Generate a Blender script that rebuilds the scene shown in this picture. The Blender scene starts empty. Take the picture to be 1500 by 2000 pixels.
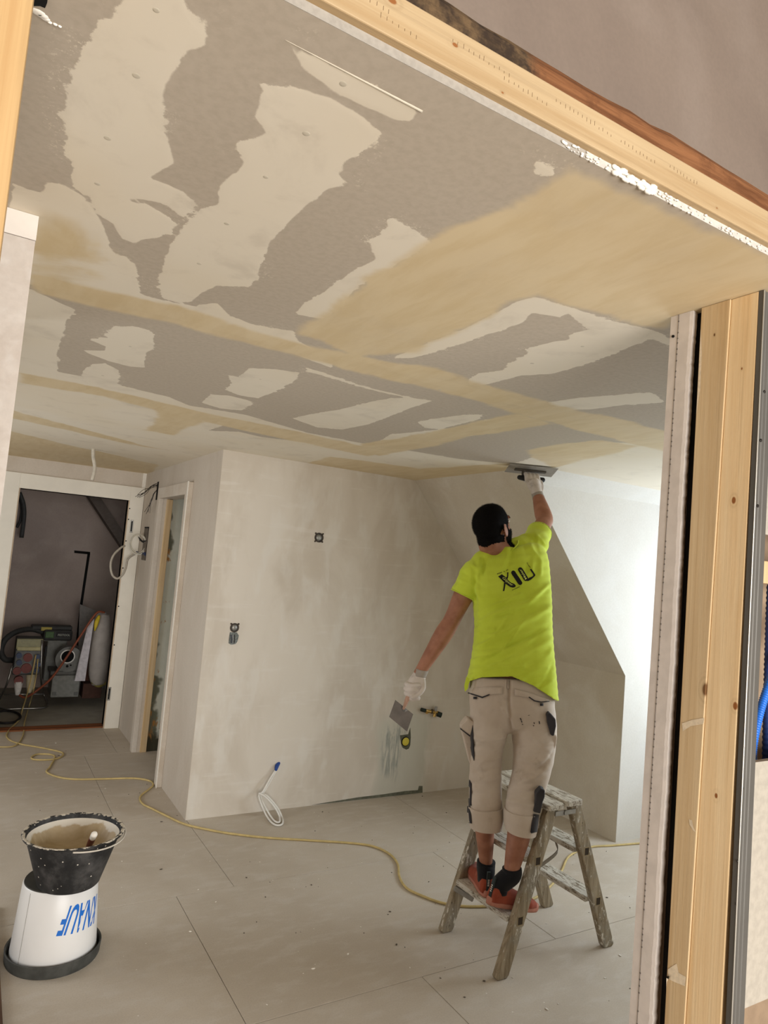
import bpy, bmesh, math, random
import numpy as np
from mathutils import Vector, Matrix
from mathutils.bvhtree import BVHTree

random.seed(7); np.random.seed(7)
SC = bpy.context.scene
COL = SC.collection
PI = math.pi

# ------------------------------------------------------------------ camera
F_PX = 1338.19
CR = Vector((0.854607, -0.51232008, 0.08470547))
CU = Vector((-0.11054631, -0.02011357, 0.99366743))
CF = Vector((0.50737205, 0.85855901, 0.07382429))
EYE = Vector((0.0, 0.0, 1.70))
cam_d = bpy.data.cameras.new('camera'); cam = bpy.data.objects.new('camera', cam_d); COL.objects.link(cam)
cam_d.sensor_fit = 'HORIZONTAL'; cam_d.sensor_width = 36.0; cam_d.lens = F_PX / 1500 * 36
cam_d.clip_start = 0.02
cam.matrix_world = Matrix(((CR.x, CU.x, -CF.x, EYE.x), (CR.y, CU.y, -CF.y, EYE.y), (CR.z, CU.z, -CF.z, EYE.z), (0, 0, 0, 1)))
SC.camera = cam

# ------------------------------------------------------------------ light, sky, exposure
SC.view_settings.view_transform = 'Standard'
SC.view_settings.look = 'None'
SC.view_settings.gamma = 1.0
SC.view_settings.use_curve_mapping = False
SC.view_settings.exposure = 0.13
world = bpy.data.worlds.new('sky'); SC.world = world; world.use_nodes = True
wb = world.node_tree.nodes['Background']
wb.inputs[0].default_value = (0.80, 0.88, 1.0, 1); wb.inputs[1].default_value = 1.2

def area(name, loc, direction, sx, sy, power, color):
    d = bpy.data.lights.new(name, 'AREA'); d.shape = 'RECTANGLE'; d.size = sx; d.size_y = sy
    d.energy = power; d.color = color
    o = bpy.data.objects.new(name, d); COL.objects.link(o); o.location = loc
    o.rotation_euler = Vector(direction).to_track_quat('-Z', 'Y').to_euler()
    return o
# daylight in the dormer window, in the windows behind the photographer and in the hall window on the left
area('dormer_daylight', (4.78, 2.15, 1.45), (-1, 0, -0.12), 1.45, 1.15, 50, (0.78, 0.89, 1.0))
area('rear_window_daylight', (0.8, -2.95, 1.30), (0, 1, 0.22), 3.0, 2.3, 250, (1.0, 0.965, 0.925))
area('hall_window_daylight', (-1.72, 4.3, 1.15), (1, 0.05, -0.15), 1.5, 1.2, 24, (0.92, 0.96, 1.0))

# ------------------------------------------------------------------ pixel helpers (1500 x 2000 frame)
H = 2.343
def ray(px, py): return CR * ((px - 750) / F_PX) - CU * ((py - 1000) / F_PX) + CF
def at_d(px, py, d): return EYE + ray(px, py) * d
def at_z(px, py, z=0.0):
    r = ray(px, py); return EYE + r * ((z - EYE.z) / r.z)
def at_y(px, py, y):
    r = ray(px, py); return EYE + r * (y / r.y)
def at_x(px, py, x):
    r = ray(px, py); return EYE + r * (x / r.x)
def proj(p):
    v = Vector(p) - EYE; z = v.dot(CF)
    return 750 + F_PX * v.dot(CR) / z, 1000 - F_PX * v.dot(CU) / z, z
FWD = Vector((CF.x, CF.y, 0)).normalized()
RGT = Vector((FWD.y, -FWD.x, 0))
UP = Vector((0, 0, 1))

# ------------------------------------------------------------------ materials
def lin(c):
    return tuple(((x / 255) / 12.92 if x <= 10 else (((x / 255) + 0.055) / 1.055) ** 2.4) for x in c)
def rgba(c): return (*lin(c), 1.0)

class NT:
    def __init__(s, name, rough=0.8, metal=0.0, spec=0.3):
        s.m = bpy.data.materials.new(name); s.m.use_nodes = True
        s.t = s.m.node_tree; s.b = s.t.nodes['Principled BSDF']
        s.b.inputs['Roughness'].default_value = rough; s.b.inputs['Metallic'].default_value = metal
        s.b.inputs['Specular IOR Level'].default_value = spec
        s._co = None
    def n(s, typ, **kw):
        nd = s.t.nodes.new(typ)
        for k, v in kw.items(): setattr(nd, k, v)
        return nd
    def l(s, a, b): s.t.links.new(a, b)
    def put(s, sock, v):
        if isinstance(v, bpy.types.NodeSocket): s.l(v, sock)
        else: sock.default_value = v
    def co(s):
        if s._co is None: s._co = s.n('ShaderNodeTexCoord').outputs['Object']
        return s._co
    def mapped(s, scale=(1, 1, 1), loc=(0, 0, 0), rot=(0, 0, 0)):
        m = s.n('ShaderNodeMapping'); s.l(s.co(), m.inputs[0])
        m.inputs['Scale'].default_value = scale; m.inputs['Location'].default_value = loc; m.inputs['Rotation'].default_value = rot
        return m.outputs[0]
    def noise(s, scale, vec=None, detail=4, rough=0.55, dist=0.0):
        nd = s.n('ShaderNodeTexNoise'); s.l(vec if vec is not None else s.co(), nd.inputs['Vector'])
        nd.inputs['Scale'].default_value = scale; nd.inputs['Detail'].default_value = detail
        nd.inputs['Roughness'].default_value = rough; nd.inputs['Distortion'].default_value = dist
        return nd.outputs['Fac']
    def vor(s, scale, vec=None, feature='F1'):
        nd = s.n('ShaderNodeTexVoronoi', feature=feature); s.l(vec if vec is not None else s.co(), nd.inputs['Vector'])
        nd.inputs['Scale'].default_value = scale
        return nd.outputs['Distance']
    def rng(s, v, a, b, c=0.0, d=1.0, smooth=True):
        nd = s.n('ShaderNodeMapRange'); nd.interpolation_type = 'SMOOTHSTEP' if smooth else 'LINEAR'
        s.put(nd.inputs['Value'], v)
        nd.inputs['From Min'].default_value = a; nd.inputs['From Max'].default_value = b
        nd.inputs['To Min'].default_value = c; nd.inputs['To Max'].default_value = d
        return nd.outputs['Result']
    def math(s, op, a, b=0.0, c=0.0):
        nd = s.n('ShaderNodeMath', operation=op); s.put(nd.inputs[0], a); s.put(nd.inputs[1], b); s.put(nd.inputs[2], c)
        return nd.outputs[0]
    def mix(s, fac, a, b, mode='MIX'):
        nd = s.n('ShaderNodeMix', data_type='RGBA', blend_type=mode)
        s.put(nd.inputs['Factor'], fac)
        s.put(nd.inputs['A'], a); s.put(nd.inputs['B'], b)
        return nd.outputs['Result']
    def attr(s, name):
        nd = s.n('ShaderNodeAttribute'); nd.attribute_name = name; return nd.outputs['Fac']
    def sep(s, v):
        nd = s.n('ShaderNodeSeparateXYZ'); s.l(v, nd.inputs[0]); return nd.outputs
    def color(s, v): s.put(s.b.inputs['Base Color'], v)
    def bump(s, h, strength=0.2, dist=0.01):
        nd = s.n('ShaderNodeBump'); s.l(h, nd.inputs['Height'])
        nd.inputs['Strength'].default_value = strength; nd.inputs['Distance'].default_value = dist
        s.l(nd.outputs[0], s.b.inputs['Normal'])

def plain(name, c, rough=0.6, metal=0.0, var=0.12, scale=30, bump=0.0, spec=0.3):
    m = NT(name, rough, metal, spec)
    n = m.noise(scale, detail=5)
    lo = tuple(x * (1 - var) for x in lin(c)); hi = tuple(min(1, x * (1 + var)) for x in lin(c))
    m.color(m.mix(m.rng(n, 0.3, 0.7), (*lo, 1), (*hi, 1)))
    if bump: m.bump(n, bump, 0.004)
    return m.m

def plaster(name, base, alt, light, scale=1.6, streak=(1, 1, 1), amt=1.0):
    m = NT(name, 0.85, 0, 0.2)
    a = m.noise(scale, m.mapped(streak), 5, 0.6, 0.6)
    b = m.noise(scale * 3.1, m.mapped(streak, (3, 1, 7)), 4, 0.55, 0.4)
    c = m.mix(m.math('MULTIPLY', m.rng(a, 0.34, 0.68), amt), rgba(base), rgba(alt))
    c = m.mix(m.math('MULTIPLY', m.rng(b, 0.46, 0.72), 0.5 * amt), c, rgba(light))
    fine = m.noise(90, detail=3)
    c = m.mix(m.rng(fine, 0.2, 0.8, 0.0, 0.07), c, (0, 0, 0, 1))
    m.color(c)
    m.bump(m.math('ADD', b, m.math('MULTIPLY', fine, 0.15)), 0.12, 0.01)
    return m.m

def wood(name, c0, c1, axis=2, scale=1.0, knots=(), rough=0.6, knotc=(140, 88, 45)):
    m = NT(name, rough, 0, 0.3)
    st = [26.0, 26.0, 26.0]; st[axis] = 0.9
    v = m.mapped(tuple(x * scale for x in st))
    a = m.noise(1.0, v, 6, 0.65, 0.7)
    st2 = [120.0, 120.0, 120.0]; st2[axis] = 2.0
    b = m.noise(1.0, m.mapped(tuple(x * scale for x in st2)), 3, 0.6, 0.2)
    c = m.mix(m.rng(a, 0.36, 0.66), rgba(c0), rgba(c1))
    c = m.mix(m.rng(b, 0.5, 0.75, 0, 0.30), c, tuple(x * 0.6 for x in lin(c1)) + (1,))
    big = m.noise(2.2, None, 2)
    c = m.mix(m.rng(big, 0.35, 0.7, 0, 0.22), c, tuple(x * 0.75 for x in lin(c1)) + (1,))
    for (x, y, z, r) in knots:
        vm = m.n('ShaderNodeVectorMath', operation='DISTANCE'); sc = [1.0, 1.0, 1.0]; sc[axis] = 0.6
        mp = m.n('ShaderNodeMapping'); m.l(m.co(), mp.inputs[0]); mp.inputs['Scale'].default_value = sc
        m.l(mp.outputs[0], vm.inputs[0]); vm.inputs[1].default_value = (x * sc[0], y * sc[1], z * sc[2])
        d = m.math('ADD', vm.outputs['Value'], m.math('MULTIPLY', m.math('SUBTRACT', a, 0.5), r * 0.9))
        ring = m.math('SINE', m.math('MULTIPLY', d, 900.0))
        halo = m.math('MULTIPLY', m.rng(d, r * 3.2, r * 1.0), m.rng(ring, -1, 1, 0.1, 0.4))
        c = m.mix(halo, c, tuple(x * 0.7 for x in lin(c1)) + (1,))
        c = m.mix(m.rng(d, r * 1.05, r * 0.6), c, rgba(knotc))
    m.color(c); m.bump(m.math('ADD', a, b), 0.18, 0.003)
    return m.m

# ------------------------------------------------------------------ object helpers
def wloc(o):
    v = Vector((0, 0, 0))
    while o is not None:
        v = v + o.location; o = o.parent
    return v
def tag(o, label=None, cat=None, group=None, kind=None):
    if label: o['label'] = label
    if cat: o['category'] = cat
    if group: o['group'] = group
    if kind: o['kind'] = kind
    return o
def thing(name, label, cat, loc=(0, 0, 0), group=None):
    o = bpy.data.objects.new(name, None); COL.objects.link(o); o.location = loc
    o.empty_display_size = 0.05
    return tag(o, label, cat, group)
def mk(name, V, Fc, mat, parent=None, smooth=False, **kw):
    off = wloc(parent)
    org = Vector(kw.pop('origin', off))
    me = bpy.data.meshes.new(name)
    me.from_pydata([tuple(Vector(v) - org) for v in V], [], [tuple(f) for f in Fc]); me.update()
    o = bpy.data.objects.new(name, me); COL.objects.link(o)
    if parent is not None: o.parent = parent
    o.location = org - off
    if mat is not None: me.materials.append(mat)
    if smooth: me.polygons.foreach_set('use_smooth', [True] * len(me.polygons))
    tag(o, kw.get('label'), kw.get('cat'), kw.get('group'), kw.get('kind'))
    return o
def boxvf(x0, x1, y0, y1, z0, z1):
    V = [(x, y, z) for x in (x0, x1) for y in (y0, y1) for z in (z0, z1)]
    Fc = [(0, 1, 3, 2), (4, 6, 7, 5), (0, 4, 5, 1), (2, 3, 7, 6), (0, 2, 6, 4), (1, 5, 7, 3)]
    return V, Fc
def join(parts):
    V, Fc = [], []
    for v, f in parts:
        n = len(V); V += list(v); Fc += [tuple(i + n for i in q) for q in f]
    return V, Fc
def bev(o, w=0.003, seg=2):
    m = o.modifiers.new('bevel', 'BEVEL'); m.width = w; m.segments = seg; m.limit_method = 'ANGLE'
    return o
def box(name, x0, x1, y0, y1, z0, z1, mat, parent=None, bevel=0.0, **kw):
    V, Fc = boxvf(x0, x1, y0, y1, z0, z1)
    o = mk(name, V, Fc, mat, parent, **kw)
    if bevel: bev(o, bevel)
    return o
def hexa(p8):
    """8 points: bottom quad then top quad"""
    return list(p8), [(3, 2, 1, 0), (4, 5, 6, 7), (0, 1, 5, 4), (1, 2, 6, 5), (2, 3, 7, 6), (3, 0, 4, 7)]
def bar(p, q, w, t, wdir):
    """rectangular bar from p to q, width w along wdir, thickness t across"""
    p, q = Vector(p), Vector(q); a = (q - p).normalized()
    wd = Vector(wdir); wd = (wd - a * wd.dot(a)).normalized(); td = a.cross(wd)
    r = [wd * (-w / 2) + td * (-t / 2), wd * (w / 2) + td * (-t / 2), wd * (w / 2) + td * (t / 2), wd * (-w / 2) + td * (t / 2)]
    return hexa([p + x for x in r] + [q + x for x in r])
def catmull(P, n=6):
    P = [np.array(p, float) for p in P]
    if len(P) < 3: return P
    Q = [2 * P[0] - P[1]] + P + [2 * P[-1] - P[-2]]
    out = []
    for i in range(1, len(Q) - 2):
        for k in range(n):
            t = k / n; a, b, c, d = Q[i - 1], Q[i], Q[i + 1], Q[i + 2]
            out.append(0.5 * ((2 * b) + (-a + c) * t + (2 * a - 5 * b + 4 * c - d) * t * t + (-a + 3 * b - 3 * c + d) * t ** 3))
    out.append(P[-1]); return out
def rings(R, cap=True):
    n = len(R[0]); V = [v for r in R for v in r]; Fc = []
    for i in range(len(R) - 1):
        for k in range(n):
            Fc.append((i * n + k, i * n + (k + 1) % n, (i + 1) * n + (k + 1) % n, (i + 1) * n + k))
    if cap:
        Fc.append(tuple(range(n - 1, -1, -1))); Fc.append(tuple((len(R) - 1) * n + k for k in range(n)))
    return V, Fc
def tubevf(P, rad, seg=8, n=6, smooth=True, dome=False):
    """round tube; P points, rad scalar or list (same length as P)"""
    rl = rad if isinstance(rad, (list, tuple)) else [rad] * len(P)
    Q = [tuple(p) + (r,) for p, r in zip(P, rl)]
    Q = catmull(Q, n) if smooth else [np.array(q, float) for q in Q]
    pts = [Vector(q[:3]) for q in Q]; rr = [max(1e-4, q[3]) for q in Q]
    if dome:
        d0 = (pts[0] - pts[1]).normalized(); d1 = (pts[-1] - pts[-2]).normalized()
        pre = [(pts[0] + d0 * rr[0] * s, rr[0] * c) for s, c in ((0.98, 0.15), (0.8, 0.6), (0.45, 0.9))]
        suf = [(pts[-1] + d1 * rr[-1] * s, rr[-1] * c) for s, c in ((0.45, 0.9), (0.8, 0.6), (0.98, 0.15))]
        pts = [a for a, _ in pre] + pts + [a for a, _ in suf]; rr = [b for _, b in pre] + rr + [b for _, b in suf]
    R = []; u = None
    for i, p in enumerate(pts):
        t = (pts[min(i + 1, len(pts) - 1)] - pts[max(i - 1, 0)])
        t = t.normalized() if t.length > 1e-9 else UP
        if u is None:
            u = t.cross(Vector((0.3, 0.9, 0.21))).normalized()
        u = (u - t * u.dot(t)).normalized(); w = t.cross(u)
        R.append([p + (u * math.cos(2 * PI * k / seg) + w * math.sin(2 * PI * k / seg)) * rr[i] for k in range(seg)])
    return rings(R)
def tube(name, P, rad, mat, parent=None, seg=8, n=6, smooth=True, **kw):
    V, Fc = tubevf(P, rad, seg, n, smooth)
    return mk(name, V, Fc, mat, parent, smooth=True, **kw)
def lathevf(c, prof, seg=40, squash=1.0):
    c = Vector(c); R = []
    for r, z in prof:
        R.append([c + Vector((r * math.cos(2 * PI * k / seg), r * math.sin(2 * PI * k / seg) * squash, z)) for k in range(seg)])
    return rings(R)
def cylvf(p, q, r0, r1=None, seg=16):
    return tubevf([p, q], [r0, r0 if r1 is None else r1], seg, smooth=False)
def cyl(name, p, q, r, mat, parent=None, r1=None, seg=16, **kw):
    V, Fc = cylvf(p, q, r, r1, seg)
    o = mk(name, V, Fc, mat, parent, **kw); shade_auto(o); return o
def shade_auto(o, ang=0.6):
    me = o.data; me.polygons.foreach_set('use_smooth', [True] * len(me.polygons))
    bm = bmesh.new(); bm.from_mesh(me)
    for e in bm.edges:
        if len(e.link_faces) == 2 and e.calc_face_angle(0) > ang: e.smooth = False
    bm.to_mesh(me); bm.free()
def ellipsoid(c, ax, ay, az, seg=20, rg=12):
    """ax, ay, az are vectors"""
    c = Vector(c); R = []
    for i in range(1, rg):
        th = PI * i / rg
        R.append([c + ax * (math.sin(th) * math.cos(2 * PI * k / seg)) + ay * (math.sin(th) * math.sin(2 * PI * k / seg)) + az * math.cos(th) for k in range(seg)])
    return rings(R)
def polyprism(P, n, t):
    """extrude planar polygon P (3d points) by vector n*t"""
    P = [Vector(p) for p in P]; k = len(P); o = Vector(n) * t
    return P + [p + o for p in P], [tuple(range(k - 1, -1, -1)), tuple(range(k, 2 * k))] + [(i, (i + 1) % k, k + (i + 1) % k, k + i) for i in range(k)]
def voxel(parts, size, smooth=4, fac=0.5):
    """merge overlapping solids into one continuous surface; returns numpy verts, list faces"""
    V, Fc = join(parts)
    me = bpy.data.meshes.new('tmp'); me.from_pydata([tuple(v) for v in V], [], Fc); me.update()
    bm = bmesh.new(); bm.from_mesh(me); bmesh.ops.recalc_face_normals(bm, faces=bm.faces); bm.to_mesh(me); bm.free()
    o = bpy.data.objects.new('tmp', me); COL.objects.link(o)
    r = o.modifiers.new('r', 'REMESH'); r.mode = 'VOXEL'; r.voxel_size = size; r.adaptivity = 0
    s = o.modifiers.new('s', 'SMOOTH'); s.factor = fac; s.iterations = smooth
    dg = bpy.context.evaluated_depsgraph_get(); ev = o.evaluated_get(dg); m2 = ev.to_mesh()
    vv = np.empty(len(m2.vertices) * 3); m2.vertices.foreach_get('co', vv)
    nn = np.empty(len(m2.vertices) * 3); m2.vertices.foreach_get('normal', nn)
    ff = [tuple(p.vertices) for p in m2.polygons]
    ev.to_mesh_clear(); bpy.data.objects.remove(o); bpy.data.meshes.remove(me)
    return vv.reshape(-1, 3), nn.reshape(-1, 3), ff
def projnp(V):
    d = V - np.array(EYE); z = d @ np.array(CF)
    return 750 + F_PX * (d @ np.array(CR)) / z, 1000 - F_PX * (d @ np.array(CU)) / z, z
def segdist(px, py, pl):
    best = np.full(px.shape, 1e9)
    for (ax, ay), (bx, by) in zip(pl[:-1], pl[1:]):
        dx, dy = bx - ax, by - ay; L = dx * dx + dy * dy
        t = np.clip(((px - ax) * dx + (py - ay) * dy) / L, 0, 1)
        best = np.minimum(best, np.hypot(px - ax - t * dx, py - ay - t * dy))
    return best
def bvh_of(V, Fc): return BVHTree.FromPolygons([tuple(v) for v in V], Fc)
def smooth_poly(P, n=4):
    Q = P + [P[0], P[1], P[2]]; out = []
    pts = catmull([np.array(p, float) for p in ([P[-1]] + P + [P[0], P[1]])], n)
    return [tuple(p[:2]) for p in pts[n: n * (len(P) + 1)]]
def patch(name, poly, bvh, mat, parent, off=0.002, thick=0.0, cuts=2, eye=None, **kw):
    """thin applied piece following a surface: outline given in photo pixels, laid onto the surface under it"""
    bm = bmesh.new(); vs = [bm.verts.new((x, -y, 0)) for x, y in poly]; bm.faces.new(vs)
    bmesh.ops.triangulate(bm, faces=bm.faces)
    for _ in range(cuts):
        bmesh.ops.subdivide_edges(bm, edges=bm.edges, cuts=1, use_grid_fill=True)
        bmesh.ops.triangulate(bm, faces=bm.faces)
    return _lay(name, bm, bvh, mat, parent, off, thick, lambda x, y: (x, -y), **kw)
def _lay(name, bm, bvh, mat, parent, off, thick, to_px, **kw):
    hits = {}
    for v in bm.verts:
        x, y = to_px(v.co.x, v.co.y); r = ray(x, y)
        h, nrm, i, d = bvh.ray_cast(EYE, r)
        if h is None:
            h, nrm, i, d = bvh.find_nearest(EYE + r * kw.get('dd', 3.3))
        if nrm.dot(r) > 0: nrm = -nrm
        hits[v] = h + nrm * off
    for v, p in hits.items(): v.co = p
    bm.verts.index_update()
    V = [v.co.copy() for v in bm.verts]; Fc = [tuple(x.index for x in f.verts) for f in bm.faces]; bm.free()
    o = mk(name, V, Fc, mat, parent, smooth=True, label=kw.get('label'))
    if thick:
        s = o.modifiers.new('solid', 'SOLIDIFY'); s.thickness = thick; s.offset = 0
    return o
def textvf(body, bold=0.0, shear=0.0):
    cu = bpy.data.curves.new('txt', 'FONT'); cu.body = body; cu.size = 1.0; cu.offset = bold; cu.shear = shear
    cu.resolution_u = 4; cu.fill_mode = 'BOTH'
    o = bpy.data.objects.new('txt', cu); COL.objects.link(o)
    dg = bpy.context.evaluated_depsgraph_get(); ev = o.evaluated_get(dg); me = ev.to_mesh()
    V = [v.co.copy() for v in me.vertices]; Fc = [tuple(p.vertices) for p in me.polygons]
    ev.to_mesh_clear(); bpy.data.objects.remove(o); bpy.data.curves.remove(cu)
    x0 = min(v.x for v in V); x1 = max(v.x for v in V); y0 = min(v.y for v in V); y1 = max(v.y for v in V)
    return [((v.x - x0), v.y) for v in V], Fc, x1 - x0, y1
def text_on(name, body, p0, p1, cap, bvh, mat, parent, off, bold=0.0):
    """lettering laid on a surface: baseline from pixel p0 to p1, cap height in pixels"""
    V, Fc, w, hgt = textvf(body, bold)
    dx, dy = p1[0] - p0[0], p1[1] - p0[1]; L = math.hypot(dx, dy); ux, uy = dx / L, dy / L; nx, ny = uy, -ux
    bm = bmesh.new(); vs = [bm.verts.new((x, y, 0)) for x, y in V]
    for f in Fc:
        try: bm.faces.new([vs[i] for i in f])
        except ValueError: pass
    def to_px(x, y):
        a = x / w * L; b = y / 0.72 * cap
        return p0[0] + ux * a + nx * b, p0[1] + uy * a + ny * b
    return _lay(name, bm, bvh, mat, parent, off, 0, to_px)

# ------------------------------------------------------------------ palette
M_wall = plaster('plaster_wall', (216, 207, 193), (200, 189, 174), (226, 220, 209), 1.5)
M_wall_side = plaster('plaster_side', (206, 195, 180), (190, 176, 158), (216, 208, 196), 1.6, (1, 1.2, 0.5), 0.55)
M_cheek = plaster('plaster_cheek', (220, 216, 208), (210, 204, 192), (226, 224, 218), 1.2, amt=0.6)
M_slope = plaster('plaster_slope', (208, 198, 180), (196, 183, 162), (216, 208, 194), 1.3)
M_upper = plaster('plaster_upper_grey', (138, 123, 110), (122, 108, 97), (150, 136, 124), 0.9)
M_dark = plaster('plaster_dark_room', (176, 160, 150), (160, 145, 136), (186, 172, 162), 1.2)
M_gkwhite = plain('white_drywall', (222, 214, 204), 0.85, var=0.05, scale=14, bump=0.05)
M_white = plain('white_lining_board', (228, 222, 208), 0.6, var=0.03, scale=8)
M_grey_board = plain('grey_drywall_paper', (172, 164, 150), 0.9, var=0.08, scale=60)
M_brown_paper = plain('brown_board_back', (150, 128, 104), 0.9, var=0.1, scale=20)
M_black = plain('black_void', (14, 13, 12), 0.9, var=0.1)
M_post_a = wood('spruce_post_dull', (222, 196, 154), (206, 174, 128), 2, 1, ((0.0, -0.022, 1.49, 0.009), (0, 0.0, 2.27, 0.0025)), knotc=(120, 84, 48))
M_post_b = wood('spruce_post_pale', (250, 222, 176), (238, 202, 150), 2, 1, ((0, -0.012, 1.895, 0.0055), (0, -0.036, 1.47, 0.006), (0, -.004, 1.28, .0035), (0, -0.016, 2.18, .002)), knotc=(150, 92, 44))
M_post_l = wood('spruce_post_side', (200, 166, 116), (184, 145, 96), 2, 1)
M_beam = wood('spruce_beam', (188, 164, 127), (172, 144, 105), 0, 1, ((0.375, -0.038, 2.404, 0.0045), (0.475, -0.038, 2.393, 0.003), (0.56, -0.038, 2.364, 0.0016), (1.05, -.038, 2.368, .0015)))
M_old = wood('old_rough_timber', (150, 92, 52), (92, 52, 28), 0, 1.2, rough=0.85)

# floor panel material
def floor_mat():
    m = NT('gypsum_fibre_floor', 0.75, 0, 0.25)
    a = m.noise(1.1, None, 5, 0.6, 0.3); b = m.noise(7, m.mapped((1, 2.2, 1)), 5, 0.6)
    c = m.mix(m.rng(a, 0.35, 0.65), rgba((198, 187, 171)), rgba((186, 174, 157)))
    c = m.mix(m.rng(b, 0.45, 0.7, 0, 0.5), c, rgba((204, 196, 184)))
    f = m.noise(160, None, 2); c = m.mix(m.rng(f, 0.3, 0.8, 0, 0.16), c, rgba((140, 126, 108)))
    s = m.vor(9); c = m.mix(m.rng(s, 0.035, 0.02), c, rgba((226, 220, 210)))
    m.color(c); m.bump(f, 0.12, 0.002)
    return m.m
M_floor = floor_mat()
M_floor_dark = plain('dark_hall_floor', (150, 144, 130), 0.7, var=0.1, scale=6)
M_slab = plain('floor_slab', (92, 82, 70), 0.9)

# ------------------------------------------------------------------ structure: floor
X0, X1 = -1.85, 4.80
floor = box('floor', X0, X1, -3.0, 9.0, -0.12, -0.012, M_slab, kind='structure')
rows = [(0.9, 1.398, 0.27), (1.398, 2.410, 0.27), (2.410, 3.424, -0.492), (3.424, 4.436, -0.20), (4.436, 5.86, -0.60), (5.86, 6.70, -0.35)]
g = 0.0012
for y0, y1, xs in rows:
    x = xs - 1.528 * (1 + int((xs - X0) / 1.528))
    while x < X1:
        a, b = max(x, X0), min(x + 1.528, X1)
        if b - a > 0.05:
            o = box('floor_panel', a + g, b - g, y0 + g, y1 - g, -0.012, random.uniform(-0.0004, 0.0), M_floor, floor)
            bev(o, 0.001, 1)
        x += 1.528
box('floor_panel', X0, X1, -3.0, 0.898, -0.012, 0.0, M_floor, floor)
box('dark_room_floor', 0.0, 2.4, 6.70, 9.0, -0.012, 0.0, M_floor_dark, floor)

# ------------------------------------------------------------------ structure: ceiling with its filler coats and a painted wall shadow
def sdf(P, poly):
    """signed distance (inside positive) of points P (n,2) to polygon"""
    x, y = P[:, 0], P[:, 1]; best = np.full(len(P), 1e9); ins = np.zeros(len(P), bool); n = len(poly)
    for i in range(n):
        ax, ay = poly[i]; bx, by = poly[(i + 1) % n]; dx, dy = bx - ax, by - ay; L = dx * dx + dy * dy + 1e-12
        t = np.clip(((x - ax) * dx + (y - ay) * dy) / L, 0, 1)
        best = np.minimum(best, (x - ax - t * dx) ** 2 + (y - ay - t * dy) ** 2)
        c = ((ay > y) != (by > y)) & (x < (bx - ax) * (y - ay) / (by - ay + 1e-12) + ax); ins ^= c
    return np.sqrt(best) * np.where(ins, 1, -1)
def s2(pts): return [(x * 0.5, y * 0.5) for x, y in pts]
def c2(pts): return [(700 + x * 0.5333, y * 0.5333) for x, y in pts]
def c3(pts): return [(x * 0.46667, 560 + y * 0.46667) for x, y in pts]
def c4(pts): return [(600 + x * 0.48, 560 + y * 0.48) for x, y in pts]
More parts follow.
